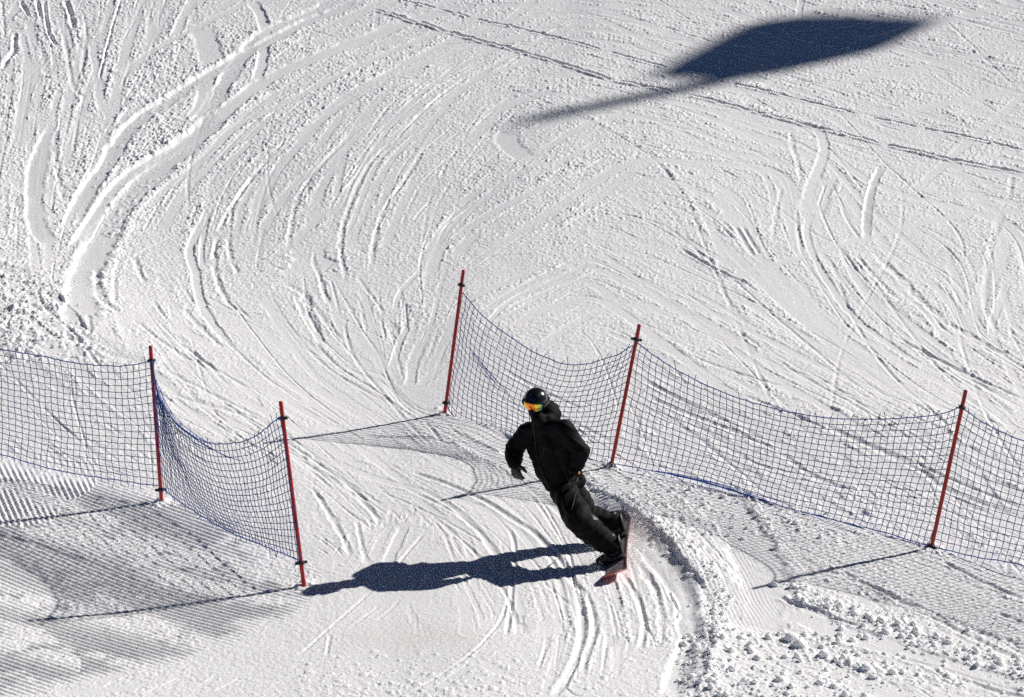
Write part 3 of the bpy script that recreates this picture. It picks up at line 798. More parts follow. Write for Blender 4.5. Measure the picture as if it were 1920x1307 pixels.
def lathe(profile, n=20):
    """profile [(r,z)] -> bmesh mesh data verts/faces"""
    V_, F_ = [], []
    for (r, z) in profile:
        for k in range(n):
            a = 2 * math.pi * k / n
            V_.append((r * math.cos(a), r * math.sin(a), z))
    for i in range(len(profile) - 1):
        for k in range(n):
            k2 = (k + 1) % n
            F_.append((i * n + k, i * n + k2, (i + 1) * n + k2, (i + 1) * n + k))
    return V_, F_

# ------------------------------------------------------------------ fence poles
POLES = {   # top pixel, foot pixel, lean towards/away (m), label
 'L1': ((282, 648), (303, 941), .06, "red fence pole at the bend of the left net, second nearest on that side"),
 'L2': ((526, 752), (570, 1099), .14, "tallest nearest red pole, ending the left net beside the shadow of the rider's head"),
 'R0': ((869, 506), (834, 774), -.06, "farthest red pole, ending the right net above the rider's head"),
 'R1': ((1199, 608), (1146, 874), -.08, "red pole standing just right of the rider's shoulder"),
 'R2': ((1811, 731), (1746, 1028), -.06, "rightmost red pole in the long right net"),
}
PL = {}
shaft_me = None
def pole_shaft():
    prof = [(0.0, 1.95), (.012, 1.95), (.0185, 1.945), (.019, 1.935), (.019, 1.30), (.0195, 1.295), (.0195, 0.3), (.019, .12), (.003, 0.0)]
    v, f = lathe(prof, 16)
    return mesh_np("pole_shaft", v, f)
def clip_mesh():
    v, f = lathe([(.0195, -.016), (.031, -.016), (.034, -.009), (.034, .009), (.031, .016), (.0195, .016)], 16)
    me_ = mesh_np("net_clip", v, f)
    bm = bmesh.new(); bm.from_mesh(me_)
    for s in (-1, 1):   # the little hooks
        m4 = Matrix.Translation((s * .045, 0, 0)) @ Matrix.Rotation(R(90), 4, 'X')
        r = bmesh.ops.create_cone(bm, cap_ends=True, segments=10, radius1=.014, radius2=.014, depth=.018, matrix=m4)
    bm.to_mesh(me_); bm.free()
    return me_
SHAFT, CLIP = pole_shaft(), clip_mesh()
POLE_LEN = 1.95
first_pole = None
for k, (tp, bp, lean, lab) in POLES.items():
    B = Vector(at(*bp)); 
    T = Vector(on_y(*tp, B.y + lean))
    ax = (T - B); L = ax.length; ax.normalize()
    rootp = T - ax * POLE_LEN
    if first_pole is None:
        root = empty("fence_pole", (0, 0, 0))
        sh = link("shaft", SHAFT, M['red'], root)
        c1 = link("net_clip", CLIP, M['clip'], root)
        c2 = link("net_clip", CLIP, M['clip'], root)
        first_pole = (root, sh, c1, c2)
    else:
        root = first_pole[0].copy(); COL.objects.link(root)
        sh, c1, c2 = [c.copy() for c in first_pole[1:]]
        for c in (sh, c1, c2):
            COL.objects.link(c); c.parent = root
    root.location = rootp
    root.rotation_mode = 'QUATERNION'
    root.rotation_quaternion = ax.to_track_quat('Z', 'Y')
    fr_top = {'L1': .095, 'L2': .092, 'R0': .105, 'R1': .105, 'R2': .11}[k]
    fr_bot = {'L1': .078, 'L2': .127, 'R0': .07, 'R1': .012, 'R2': .012}[k]
    c1.location = (0, 0, POLE_LEN - fr_top * L)
    c2.location = (0, 0, POLE_LEN - L + fr_bot * L)
    c1.rotation_euler = (0, 0, random.random() * 3); c2.rotation_euler = (0, 0, random.random() * 3)
    tag(root, lab, "pole", "red poles holding the blue nets")
    PL[k] = dict(B=B, T=T, ax=ax, L=L, top=T - ax * fr_top * L, bot=B + ax * fr_bot * L)

# ------------------------------------------------------------------ safety nets
def curve_fn(pts):
    P = spline(np.array(pts, float), 8.0)
    s = np.concatenate([[0], np.cumsum(np.linalg.norm(np.diff(P, axis=0), axis=1))]); s /= s[-1]
    return lambda u: np.stack([np.interp(u, s, P[:, 0]), np.interp(u, s, P[:, 1])], -1)

def net_bay(top, bottom, yA, yB, nu, nv, bulge_px, bulge_y, topfold=0.0, seed=0):
    """node grid of one bay: edge lines traced in the photograph, standing in the plane of its two poles and bellied out of it"""
    rd = np.random.default_rng(seed)
    u = np.linspace(0, 1, nu + 1); v = np.linspace(0, 1, nv + 1)
    tpx = curve_fn(top)(u); bpx = curve_fn(bottom)(u)
    xs = np.array([bottom[0][0], bottom[-1][0]])
    G = np.zeros((nu + 1, nv + 1, 3))
    jit = rd.normal(0, 1, (nu + 1, nv + 1, 2))
    # smooth wobble of the cords
    for i in range(nu + 1):
        for j in range(nv + 1):
            a, b = u[i], v[j]
            belly = math.sin(math.pi * a) ** .8 * math.sin(math.pi * b)
            p = bpx[i] * (1 - b) + tpx[i] * b
            wob = math.sin(a * 17 + b * 5 + seed) * .5 + math.sin(b * 13 - a * 7 + seed * 2) * .5
            p = p + np.array(bulge_px) * belly + np.array([wob * 2.3, wob * 1.2]) + jit[i, j] * np.array([.55, .45])
            Y = (yA * (1 - a) + yB * a) + bulge_y * belly + topfold * math.sin(math.pi * a) * b ** 2
            G[i, j] = on_y(p[0], p[1], Y)
    return G

def net_paths(G, rd):
    nu, nv = G.shape[0] - 1, G.shape[1] - 1
    paths = []
    for j in range(1, nv):
        paths.append(G[:, j])
    for i in range(nu + 1):
        paths.append(G[i, :])
    wh = []
    for i in range(nu + 1):       # cut ends sticking out past the edge ropes
        for (e, f) in ((nv, nv - 1), (0, 1)):
            if rd.random() < .8:
                d = (G[i, e] - G[i, f]); d = d / (np.linalg.norm(d) + 1e-6)
                d = d + rd.normal(0, .35, 3)
                L = rd.uniform(.02, .07)
                wh.append(np.array([G[i, e], G[i, e] + d * L * .6, G[i, e] + d * L + np.array([0, 0, -.004])]))
    return paths, wh

def smooth_path(P, sub=3):
    P = np.asarray(P)
    n = len(P)
    if n < 3: return P
    Q = np.vstack([2 * P[0] - P[1], P, 2 * P[-1] - P[-2]])
    t = (np.arange(sub) / sub)[None, :, None]
    a, b, c, d = Q[:-3, None], Q[1:-2, None], Q[2:-1, None], Q[3:, None]
    o = 0.5 * (2 * b + (c - a) * t + (2 * a - 5 * b + 4 * c - d) * t ** 2 + (3 * b - a - 3 * c + d) * t ** 3)
    return np.vstack([o.reshape(-1, 3), P[-1:]])

def make_net(label, bays, base):
    root = empty("safety_net", base)
    tag(root, label, "net", "blue safety nets on red poles")
    b0 = np.array(base)
    rd = np.random.default_rng(5)
    for (G, extra) in bays:
        paths, wh = net_paths(G, rd)
        paths = [smooth_path(p, 2) for p in paths]
        kn = []
        v, f = tube_mesh(paths + wh, .0033, 4)
        # knots where the cords cross
        K = G[:, 1:-1].reshape(-1, 3)
        oct_ = np.array([[1, 0, 0], [-1, 0, 0], [0, 1, 0], [0, -1, 0], [0, 0, 1], [0, 0, -1]]) * .0062
        of = np.array([[0, 2, 4, 4], [2, 1, 4, 4], [1, 3, 4, 4], [3, 0, 4, 4], [2, 0, 5, 5], [1, 2, 5, 5], [3, 1, 5, 5], [0, 3, 5, 5]])
        kv = (K[:, None] + oct_[None]).reshape(-1, 3)
        kf = (of[None, :, :3] + (np.arange(len(K)) * 6)[:, None, None]).reshape(-1, 3)
        me1 = mesh_np("net_panel", v - b0, f)
        bm = bmesh.new(); bm.from_mesh(me1)
        me2 = mesh_np("knots", kv - b0, kf); bm.from_mesh(me2)
        bm.to_mesh(me1); bm.free(); bpy.data.meshes.remove(me2)
        pn = link("net_panel", me1, M['net'], root)
        for (jj, nm) in ((-1, "top_rope"), (0, "bottom_rope")):
            v, f = tube_mesh([smooth_path(G[:, jj], 3)], .0052, 6)
            link(nm, mesh_np(nm, v - b0, f), M['rope'], root)
        if extra:   # the gathered fold of netting
            v, f = tube_mesh([smooth_path(p, 3) for p in extra], .0036, 4)
            link("net_fold", mesh_np("net_fold", v - b0, f), M['rope'], root)
    return root

yL1, yL2 = PL['L1']['B'].y, PL['L2']['B'].y
yR0, yR1, yR2 = PL['R0']['B'].y, PL['R1']['B'].y, PL['R2']['B'].y
yL0, yR3 = yL1 + 1.55, yR2 - 1.9
def bunch(pts, y0, y1, n, sx, sy, seed):
    rd = np.random.default_rng(seed)
    c = curve_fn(pts); out = []
    u = np.linspace(0, 1, 26)
    for k in range(n):
        q = c(u) + np.cumsum(rd.normal(0, .7, (26, 2)), 0) * .5 + np.array([rd.normal(0, sx), rd.normal(0, sy)]) * np.sin(np.pi * u)[:, None] ** .5
        Y = y0 + (y1 - y0) * u + rd.normal(0, .015)
        ne = int(26 * rd.uniform(.5, 1)); ns = int(rd.uniform(0, 5))
        out.append(np.array([on_y(a[0], a[1], yy) for a, yy in zip(q, Y)])[ns:ne])
    return out

GL0 = net_bay([(-330, 560), (-200, 610), (-80, 640), (0, 655), (80, 669), (150, 681), (230, 685), (283, 677)],
              [(-330, 742), (-200, 800), (-80, 832), (0, 852), (100, 880), (200, 897), (301, 912)], yL0, yL1, 52, 18, (4, 6), .10, 0, 1)
GL1 = net_bay([(285, 677), (296, 735), (318, 780), (345, 806), (380, 827), (425, 833), (475, 820), (527, 784)],
              [(303, 914), (350, 950), (430, 997), (500, 1026), (565, 1052)], yL1, yL2, 46, 18, (2, 18), -.34, -.10, 2)
fL = bunch([(288, 700), (302, 748), (326, 790), (360, 818), (400, 842), (445, 862), (500, 872)], yL1, yL1 - 1.2, 8, 4.2, 4.6, 3)
GR0 = net_bay([(866, 548), (905, 592), (960, 634), (1005, 662), (1060, 683), (1110, 680), (1160, 663), (1194, 639)],
              [(837, 757), (850, 779), (880, 796), (940, 812), (1000, 832), (1080, 853), (1146, 870)], yR0, yR1, 33, 18, (-10, 10), -.16, .06, 4)
fR = bunch([(880, 650), (905, 690), (935, 725), (965, 758), (985, 785)], yR0 - .20, yR0 - .80, 5, 3.5, 3.0, 5)
GR1 = net_bay([(1193, 640), (1240, 676), (1310, 715), (1400, 752), (1500, 776), (1600, 786), (1700, 783), (1760, 776), (1804, 763)],
              [(1148, 869), (1250, 888), (1350, 912), (1450, 944), (1550, 971), (1650, 996), (1744, 1025)], yR1, yR2, 49, 18, (4, 4), -.10, 0, 6)
fR1 = bunch([(1210, 882), (1300, 899), (1400, 928), (1480, 953), (1560, 974), (1640, 996)], yR1 - .12, yR2 + .25, 6, 2.4, 2.4, 8)
GR2 = net_bay([(1804, 765), (1850, 796), (1920, 827), (2010, 856), (2120, 880), (2260, 892), (2390, 882)],
              [(1747, 1024), (1830, 1044), (1920, 1062), (2020, 1098), (2150, 1142), (2310, 1190)], yR2, yR3, 46, 18, (4, 3), -.08, 0, 7)
make_net("blue net strung on the two left poles, its near bay sagging deeply", [(GL0, None), (GL1, fL)], tuple(PL['L1']['B']))
make_net("long blue net on the three right poles, running behind the rider", [(GR0, fR), (GR1, fR1), (GR2, None)], tuple(PL['R1']['B']))

# ------------------------------------------------------------------ rider and snowboard
tail_g, nose_g = Vector(ground(1140, 992)), Vector(ground(1131, 1076))
tail_g.z = zbase(tail_g.y); nose_g.z = zbase(nose_g.y)
ba = (nose_g - tail_g).normalized()                 # along the board, tail to nose
bn0 = Vector((0, -S0, 1)).normalized()
bw0 = ba.cross(bn0).normalized()
if bw0.x < 0: bw0 = -bw0
bn0 = bw0.cross(ba).normalized()
if bn0.z < 0: bn0 = -bn0
ROLL = R(26)
bw = (bw0 * math.cos(ROLL) + bn0 * math.sin(ROLL)).normalized()   # across, towards the raised edge
bn = (bn0 * math.cos(ROLL) - bw0 * math.sin(ROLL)).normalized()
mid = (tail_g + nose_g) * .5
mid.z = hz(mid.x, mid.y)
BO = mid + bw * .105 - bn0 * .012 + ba * .02
BL, BW = 1.42, .238
def bpt(a, wv, h=0.0): return BO + ba * a + bw * wv + bn * h

def board_outline(s):
    """half width at s in -1..1"""
    t = abs(s)
    side = BW / 2 + .018 * min(1, t / .78) ** 2
    if t > .78:
        q = (t - .78) / .22
        side *= math.sqrt(max(0, 1 - q ** 2.3))
    return side
def board_lift(s):
    t = abs(s)
    return .085 * max(0, (t - .74) / .26) ** 1.7
def board_sheet(h0, h1, name, inset=0.0, m=None):
    NS, NW = 56, 8
    ss = np.sin(np.linspace(-1, 1, NS) * math.pi / 2)
    Vv, Ff = [], []
    for h in (h0, h1):
        for s in ss:
            hw = max(board_outline(s) - inset, .002)
            for k in range(NW + 1):
                p = bpt(s * (BL / 2 - inset), -hw + 2 * hw * k / NW, h + board_lift(s))
                Vv.append(p - BO)
    N1 = NW + 1
    tot = NS * N1
    for i in range(NS - 1):
        for k in range(NW):
            a = i * N1 + k
            Ff.append((a, a + 1, a + N1 + 1, a + N1))
            Ff.append((tot + a, tot + a + N1, tot + a + N1 + 1, tot + a + 1))
    for i in range(NS - 1):
        for k in (0, NW):
            a = i * N1 + k
            Ff.append((a, a + N1, tot + a + N1, tot + a))
    for k in range(NW):
        for i in (0, NS - 1):
            a = i * N1 + k
            Ff.append((a, a + 1, tot + a + 1, tot + a))
    return mesh_np(name, Vv, Ff, smooth=False)

def deck_material():
    m = mat("speckled_topsheet", (0.30, 0.27, 0.27), 0.5)
    t = m.node_tree
    b = t.nodes['Principled BSDF']
    tc = t.nodes.new('ShaderNodeTexCoord')
    n = t.nodes.new('ShaderNodeTexNoise'); n.inputs['Scale'].default_value = 110; n.inputs['Detail'].default_value = 3
    cr = t.nodes.new('ShaderNodeValToRGB')
    e = cr.color_ramp.elements
    e[0].position = .40; e[0].color = (.035, .03, .035, 1)
    e[1].position = .60; e[1].color = (.62, .58, .58, 1)
    e2 = e.new(.5); e2.color = (.25, .17, .17, 1)
    t.links.new(tc.outputs['Object'], n.inputs['Vector'])
    t.links.new(n.outputs['Fac'], cr.inputs[0]); t.links.new(cr.outputs[0], b.inputs['Base Color'])
    return m
M['deck'] = deck_material()
board = empty("snowboard", BO)
tag(board, "snowboard with speckled grey deck and red base, tipped on edge under the rider", "snowboard")
link("base", board_sheet(-.009, -.001, "base"), M['base_red'], board)
link("deck", board_sheet(0.0, .0035, "deck", inset=.005), M['deck'], board)

def remeshed(name, chains, voxel, smooth_it=6, wrinkle=0.0, wl=.08, seed=1, origin=None, boxes=None, stretch=None):
    """one continuous surface grown round chains of (point, radius)"""
    bm = bmesh.new()
    for ch in chains:
        for (p0, r0), (p1, r1) in zip(ch[:-1], ch[1:]):
            p0, p1 = Vector(p0), Vector(p1)
            d = (p1 - p0).length
            n = max(1, int(d / (min(r0, r1) * .3)))
            for k in range(n + 1):
                t = k / n
                bmesh.ops.create_icosphere(bm, subdivisions=2, radius=r0 + (r1 - r0) * t, matrix=Matrix.Translation(p0.lerp(p1, t)))
    tmp = bpy.data.meshes.new("tmp"); bm.to_mesh(tmp); bm.free()
    ob = bpy.data.objects.new("tmp", tmp); COL.objects.link(ob)
    rm = ob.modifiers.new("r", 'REMESH'); rm.mode = 'VOXEL'; rm.voxel_size = voxel
    s = ob.modifiers.new("s", 'SMOOTH'); s.factor = .5; s.iterations = smooth_it
    dg = bpy.context.evaluated_depsgraph_get()
    out = bpy.data.meshes.new_from_object(ob.evaluated_get(dg))
    bpy.data.objects.remove(ob, do_unlink=True); bpy.data.meshes.remove(tmp)
    out.name = name
    n = len(out.vertices)
    co = np.empty(n * 3, np.float32); out.vertices.foreach_get('co', co); co = co.reshape(-1, 3)
    if wrinkle > 0:
        nr = np.empty(n * 3, np.float32); out.vertices.foreach_get('normal', nr); nr = nr.reshape(-1, 3)
        st = np.array(stretch if stretch is not None else (0.35, 0.3, 1.0)); st = st / np.linalg.norm(st)
        a = co @ st.astype(np.float32)
        b = co @ np.array([-.55, .6, -.4], np.float32)
        f1 = 1 - 2 * np.abs(gnoise(a * 1.6 + .2 * np.sin(b * 9), b * .7, wl, seed))
        f2 = gnoise(a + b * .6, b - a * .5, wl * .45, seed + 3)
        f3 = gnoise(a * .8 - b, b, wl * 2.0, seed + 5)
        co = co + nr * (wrinkle * (0.7 * f1 + .35 * f2 + .8 * f3))[:, None]
    if origin is not None:
        co = co - np.array(origin, np.float32)
    out.vertices.foreach_set('co', co.astype(np.float32).ravel())
    out.polygons.foreach_set('use_smooth', np.ones(len(out.polygons), bool))
    out.update()
    return out

def box_bm(bm, c, ax, ay, az, sx, sy, sz, bev=.25):
    m4 = Matrix((ax.to_4d(), ay.to_4d(), az.to_4d(), Vector((0, 0, 0, 1)))).transposed()
    m4[0][3], m4[1][3], m4[2][3] = c
    for i in range(3): m4[3][i] = 0
    m4[3][3] = 1
    r = bmesh.ops.create_cube(bm, size=1.0, matrix=m4 @ Matrix.Diagonal((sx, sy, sz, 1)))
    es = list({e for v in r['verts'] for e in v.link_edges})
    bmesh.ops.bevel(bm, geom=es, offset=min(sx, sy, sz) * bev, segments=2, affect='EDGES')

# feet: toes towards the buried edge (-bw)
FOOT = {'front': .26, 'rear': -.24}
ank = {}
for k, a in FOOT.items():
    ank[k] = bpt(a, .035, .125)
def mk_bm(name, bm, m, parent, origin):
    me_ = bpy.data.meshes.new(name)
    bmesh.ops.translate(bm, verts=bm.verts, vec=-Vector(origin))
    bm.to_mesh(me_); bm.free()
    me_.polygons.foreach_set('use_smooth', np.ones(len(me_.polygons), bool))
    return link(name, me_, m, parent)

for k, a in FOOT.items():
    bd = empty("binding", (0, 0, 0)); bd.parent = board
    bm = bmesh.new()
    box_bm(bm, bpt(a, .0, .013), bw, ba, bn, .235, .10, .02)
    for s in (-1, 1):
        box_bm(bm, bpt(a + s * .055, .03, .035), bw, ba, bn, .15, .010, .05)
    mk_bm("baseplate", bm, M['black'], bd, BO)
    bm = bmesh.new()
    hb = (bn * .96 + bw * .20).normalized(); hw_ = ba.cross(hb).normalized()
    box_bm(bm, bpt(a, .118, .12), hw_, ba, hb, .012, .105, .19)
    mk_bm("highback", bm, M['black'], bd, BO)
    v, f = tube_mesh([[bpt(a - .06, -.0, .03) - BO, bpt(a - .058, -.03, .085) - BO, bpt(a, -.045, .118) - BO, bpt(a + .058, -.03, .085) - BO, bpt(a + .06, 0, .03) - BO]], .011, 8)
    link("ankle_strap", mesh_np("ankle_strap", v, f), M['black'], bd)
    v, f = tube_mesh([[bpt(a - .052, -.10, .03) - BO, bpt(a - .045, -.118, .06) - BO, bpt(a, -.125, .078) - BO, bpt(a + .045, -.118, .06) - BO, bpt(a + .052, -.10, .03) - BO]], .010, 8)
    link("toe_strap", mesh_np("toe_strap", v, f), M['grey'] if k == 'front' else M['black'], bd)

YF = (ank['front'].y, ank['rear'].y)
YH = YF[0] + .30           # hips
def J(px, py, Y): return Vector(on_y(px, py, Y))
YS = YF[0] + .28           # shoulders
PB = Vector(ground(1150, 1050))
hipF, hipR = J(1056, 922, YH - .02), J(1072, 917, YH + .10)
kneeF, kneeR = J(1087, 976, YF[0] - .08), J(1101, 967, YF[1] - .02)
shL, shR = J(990, 806, YS + .13), J(1060, 804, YS - .13)       # picture left / right
elL, elR = J(965, 841, YS + .18), J(1089, 845, YS - .20)
wrL, wrR = J(964, 868, YS + .08), J(1079, 882, YS - .20)
neck = J(1014, 789, YS + .02)
head = J(1004, 751, YS - .02)
chest, waist = J(1030, 832, YS), J(1044, 878, YS + .02)
pelv = J(1062, 912, YH + .03)

def lp(a, b, t): return a.lerp(b, t)
body_me = remeshed("person", [
    [(head + Vector((0, 0, .02)), .08), (head - Vector((.008, .015, .045)), .058)], [(head - Vector((0, 0, .05)), .045), (neck, .045), (chest, .07), (waist, .075), (pelv, .08)],
    [(shL, .045), (chest, .07), (shR, .045)],
    [(shL, .042), (elL, .035), (wrL, .024), (wrL + Vector((.015, -.01, -.07)), .016)],
    [(shR, .042), (elR, .035), (wrR, .024), (wrR + Vector((0, 0, -.07)), .016)],
    [(pelv, .075), (hipF, .065), (kneeF, .05), (ank['front'], .042), (bpt(FOOT['front'], -.07, .06), .026)],
    [(pelv, .075), (hipR, .065), (kneeR, .05), (ank['rear'], .042), (bpt(FOOT['rear'], -.07, .06), .026)]], .016, 5, origin=PB)
person = link("person", body_me, M['skin'], loc=PB)
tag(person, "snowboarder in black jacket, trousers and helmet with orange mirrored goggles, leaning into a turn", "person")

# jacket
jacket_ch = [
    [(shL, .080), (J(1006, 838, YS + .10), .092), (J(1022, 880, YS + .06), .088), (J(1038, 908, YS + .03), .080)],
    [(J(1018, 806, YS + .02), .085), (chest, .120), (waist, .118), (J(1058, 905, YH), .105)],
    [(shR, .090), (J(1060, 838, YS - .08), .100), (J(1066, 872, YS - .02), .096), (J(1078, 897, YH + .05), .080)],
    [(shL, .080), (J(1020, 806, YS + .02), .092), (shR, .090)],
    [(shL, .082), (lp(shL, elL, .5), .092), (elL, .086), (lp(elL, wrL, .55), .078), (wrL, .058)],
    [(shR, .088), (lp(shR, elR, .55), .084), (elR, .084), (lp(elR, wrR, .5), .074), (wrR, .058)],
    [(neck, .070), (J(1010, 786, YS - .03), .062)],
    [(J(1040, 765, YS + .12), .040), (J(1040, 778, YS + .12), .055), (J(1028, 790, YS + .08), .070), (J(1012, 796, YS + .02), .070)],
    [(J(1032, 757, YS + .10), .030), (J(1043, 772, YS + .11), .040)],
    [(J(1027, 764, YS + .05), .050), (J(1036, 776, YS + .08), .062), (J(1024, 786, YS + .03), .070)],
]
jk = link("jacket", remeshed("jacket", jacket_ch, .011, 5, wrinkle=.014, wl=.12, seed=21, origin=PB), M['jacket'], person)
# zip, pocket zips and prints follow the front of the jacket
dgj = None
from mathutils.bvhtree import BVHTree
def bvh_of(ob):
    m_ = ob.data
    return BVHTree.FromPolygons([v.co.copy() for v in m_.vertices], [tuple(p.vertices) for p in m_.polygons])
bj = bvh_of(jk)
def front(bv, px, py):
    r = Vector(ray(px, py)).normalized()
    h = bv.ray_cast(Vector(CAM) - PB, r)
    return (h[0], h[1]) if h[0] is not None else (None, None)
def strip_on(bv, pts, rad, name, m, parent, lift=.002):
    P = []
    q = spline(np.array(pts, float), 4.0)
    for (x, y) in q:
        h, n = front(bv, x, y)
        if h is not None: P.append(h + n * lift)
    if len(P) < 3: return None
    P = np.array(P); P[1:-1] = (P[:-2] + 2 * P[1:-1] + P[2:]) / 4
    v, f = tube_mesh([P], rad, 6)
    return link(name, mesh_np(name, v, f), m, parent)
def patch_on(bv, quad, name, m, parent, n=5, lift=.003):
    q = [Vector((a[0], a[1], 0)) for a in quad]
    Vv = []
    for i in range(n + 1):
        for j in range(n + 1):
            a = q[0].lerp(q[1], i / n); b = q[3].lerp(q[2], i / n); c = a.lerp(b, j / n)
            h, nn = front(bv, c.x, c.y)
            if h is None: return None
            Vv.append(h + nn * lift)
    Ff = [(i * (n + 1) + j, (i + 1) * (n + 1) + j, (i + 1) * (n + 1) + j + 1, i * (n + 1) + j + 1) for i in range(n) for j in range(n)]
    return link(name, mesh_np(name, Vv, Ff), m, parent)
M['zip'] = mat("dark_zip", (.014, .014, .015), .5, var=.2)
strip_on(bj, [(1000, 792), (1003, 820), (1006, 850), (1016, 885), (1030, 915)], .0045, "front_zip", M['zip'], jk)
strip_on(bj, [(1024, 832), (1018, 848), (1012, 862)], .0035, "pocket_zip", M['zip'], jk)
strip_on(bj, [(1058, 872), (1061, 890), (1066, 904)], .0035, "pocket_zip", M['zip'], jk)

# trousers
aF, aR = ank['front'], ank['rear']
tr_ch = [
    [(J(1046, 910, YH - .02), .085), (J(1062, 905, YH + .02), .10), (J(1080, 902, YH + .08), .080)],
    [(hipF, .120), (lp(hipF, kneeF, .5), .122), (kneeF, .126), (lp(kneeF, aF, .4), .122), (lp(kneeF, aF, .75), .112), (aF + bn * .045, .096)],
    [(hipR, .108), (lp(hipR, kneeR, .5), .112), (kneeR, .118), (lp(kneeR, aR, .5), .116), (aR + bn * .05, .094)],
    [(hipF, .11), (hipR, .105)],
]
tr = link("trousers", remeshed("trousers", tr_ch, .011, 5, wrinkle=.019, wl=.13, seed=33, origin=PB, stretch=(.7, .1, -.7)), M['trousers'], person)
bt_ = bvh_of(tr)
strip_on(bt_, [(1080, 925), (1075, 945), (1070, 962)], .003, "pocket_zip", M['zip'], tr)
strip_on(bt_, [(1045, 935), (1058, 955), (1075, 975)], .003, "seam", M['zip'], tr)
patch_on(bt_, [(1107, 964), (1116, 968), (1126, 977), (1113, 974)], "knee_patch", M['zip'], tr)

# boots
for k, a in FOOT.items():
    heel, ball, toe = bpt(a, .060, .055), bpt(a, -.07, .055), bpt(a, -.132, .050)
    bt = link("boot", remeshed("boot", [[(heel, .046), (ball, .046), (toe, .040)], [(bpt(a, .045, .09), .052), (bpt(a, -.02, .09), .048)],
                                         [(heel, .046), (bpt(a, .05, .16), .054), (bpt(a, .06, .22), .056)]], .009, 3, origin=PB), M['black'], person)
    sol, ff = tube_mesh([[bpt(a, .09, .028) - PB, bpt(a, .0, .026) - PB, bpt(a, -.10, .026) - PB, bpt(a, -.155, .034) - PB]], .024, 8)
    link("sole", mesh_np("sole", sol, ff), M['clip'], bt)
    lc = []
    for q in range(4):
        z = .085 + q * .022; wv = -.105 + q * .022
        lc.append([bpt(a - .032, wv + .012, z) - PB, bpt(a, wv - .004, z + .022) - PB, bpt(a + .032, wv + .012, z) - PB])
    v, f = tube_mesh(lc, .0035, 5)
    link("lace", mesh_np("lace", v, f), M['grey'], bt)
patch_on(bt_, [(1160, 972), (1166, 970), (1174, 986), (1169, 988)], "leg_print", M['white'], tr, lift=.004)

# gloves with five fingers
def glove(name, wrist, fwd, palm_n, thumb_side, curl, spread, s=1.0):
    """fwd: towards the fingertips, palm_n: out of the palm, thumb_side: towards the thumb"""
    fwd = fwd.normalized(); th = (thumb_side - fwd * thumb_side.dot(fwd)).normalized(); pn = fwd.cross(th)
    if pn.dot(palm_n) < 0: pn = -pn
    ch = [[(wrist - fwd * .03, .044 * s), (wrist + fwd * .02, .040 * s)]]
    k0 = wrist + fwd * .085 * s
    ch.append([(wrist + fwd * .03, .036 * s), (k0 + th * .022 * s, .025 * s)])
    ch.append([(wrist + fwd * .03, .036 * s), (k0 - th * .026 * s, .024 * s)])
    ch.append([(k0 + th * .022 * s, .025 * s), (k0 - th * .026 * s, .024 * s)])
    for i, (o, L) in enumerate(((.033, .070), (.011, .078), (-.011, .072), (-.033, .058))):
        b = k0 + th * o * s
        d = (fwd + th * o * spread * 6).normalized()
        P = [(b, .0155 * s)]
        ang = 0
        for seg, fr in ((.45, 1), (.32, 1.3), (.23, 1.2)):
            ang += curl * fr * (1 + .12 * i)
            b = b + (d * math.cos(ang) + pn * math.sin(ang)) * L * s * seg
            P.append((b, (.0150 - .0012 * len(P)) * s))
        ch.append(P)
    t0 = wrist + fwd * .03 * s + th * .03 * s
    t1 = t0 + (th * .8 + fwd * .55 + pn * .15).normalized() * .045 * s
    t2 = t1 + (th * .45 + fwd * .85 + pn * .25).normalized() * .036 * s
    ch.append([(t0, .021 * s), (t1, .0165 * s), (t2, .0135 * s)])
    g = link(name, remeshed(name, ch, .0055, 3, origin=PB), M['black'], person)
    v, f = tube_mesh([[wrist - fwd * .055 - PB, wrist - fwd * .02 - PB, wrist + fwd * .012 - PB]], .050 * s, 12)
    link("cuff", mesh_np("cuff", v, f), M['jacket'], g)
    return g
gl = glove("glove", wrL, Vector((.22, -.12, -1)), Vector((.9, .2, .1)), Vector((.75, -.5, .1)), .28, .10, 1.14)
gr = glove("glove", wrR, Vector((-.02, -.02, -1)), Vector((-1, .2, 0)), Vector((-.4, -.9, 0)), .22, .05, 1.08)
bgr = bvh_of(bpy.data.objects[gr.children[0].name])
bm = bmesh.new()
cpos = J(1084, 887, wrR.y - .055)
box_bm(bm, cpos, Vector((1, 0, 0)), Vector((0, 1, 0)), Vector((0, 0, 1)), .036, .010, .026)
mk_bm("cuff_label", bm, M['yellow'], gr, PB)

# head: helmet, goggles, mask
fdir = Vector((-.30, -.90, -.24)).normalized()
rdir = fdir.cross(Vector((.10, 0, 1))).normalized()     # picture left is -rdir or rdir
if rdir.x < 0: rdir = -rdir
udir = rdir.cross(fdir).normalized()
if udir.z < 0: udir = -udir
HC = head + Vector((.004, .01, .004))
def hp(az, el, rx, ry=None, rz=None):
    ry = ry or rx; rz = rz or rx
    return HC + rdir * (math.sin(az) * math.cos(el) * rx) + fdir * (math.cos(az) * math.cos(el) * ry) + udir * (math.sin(el) * rz)
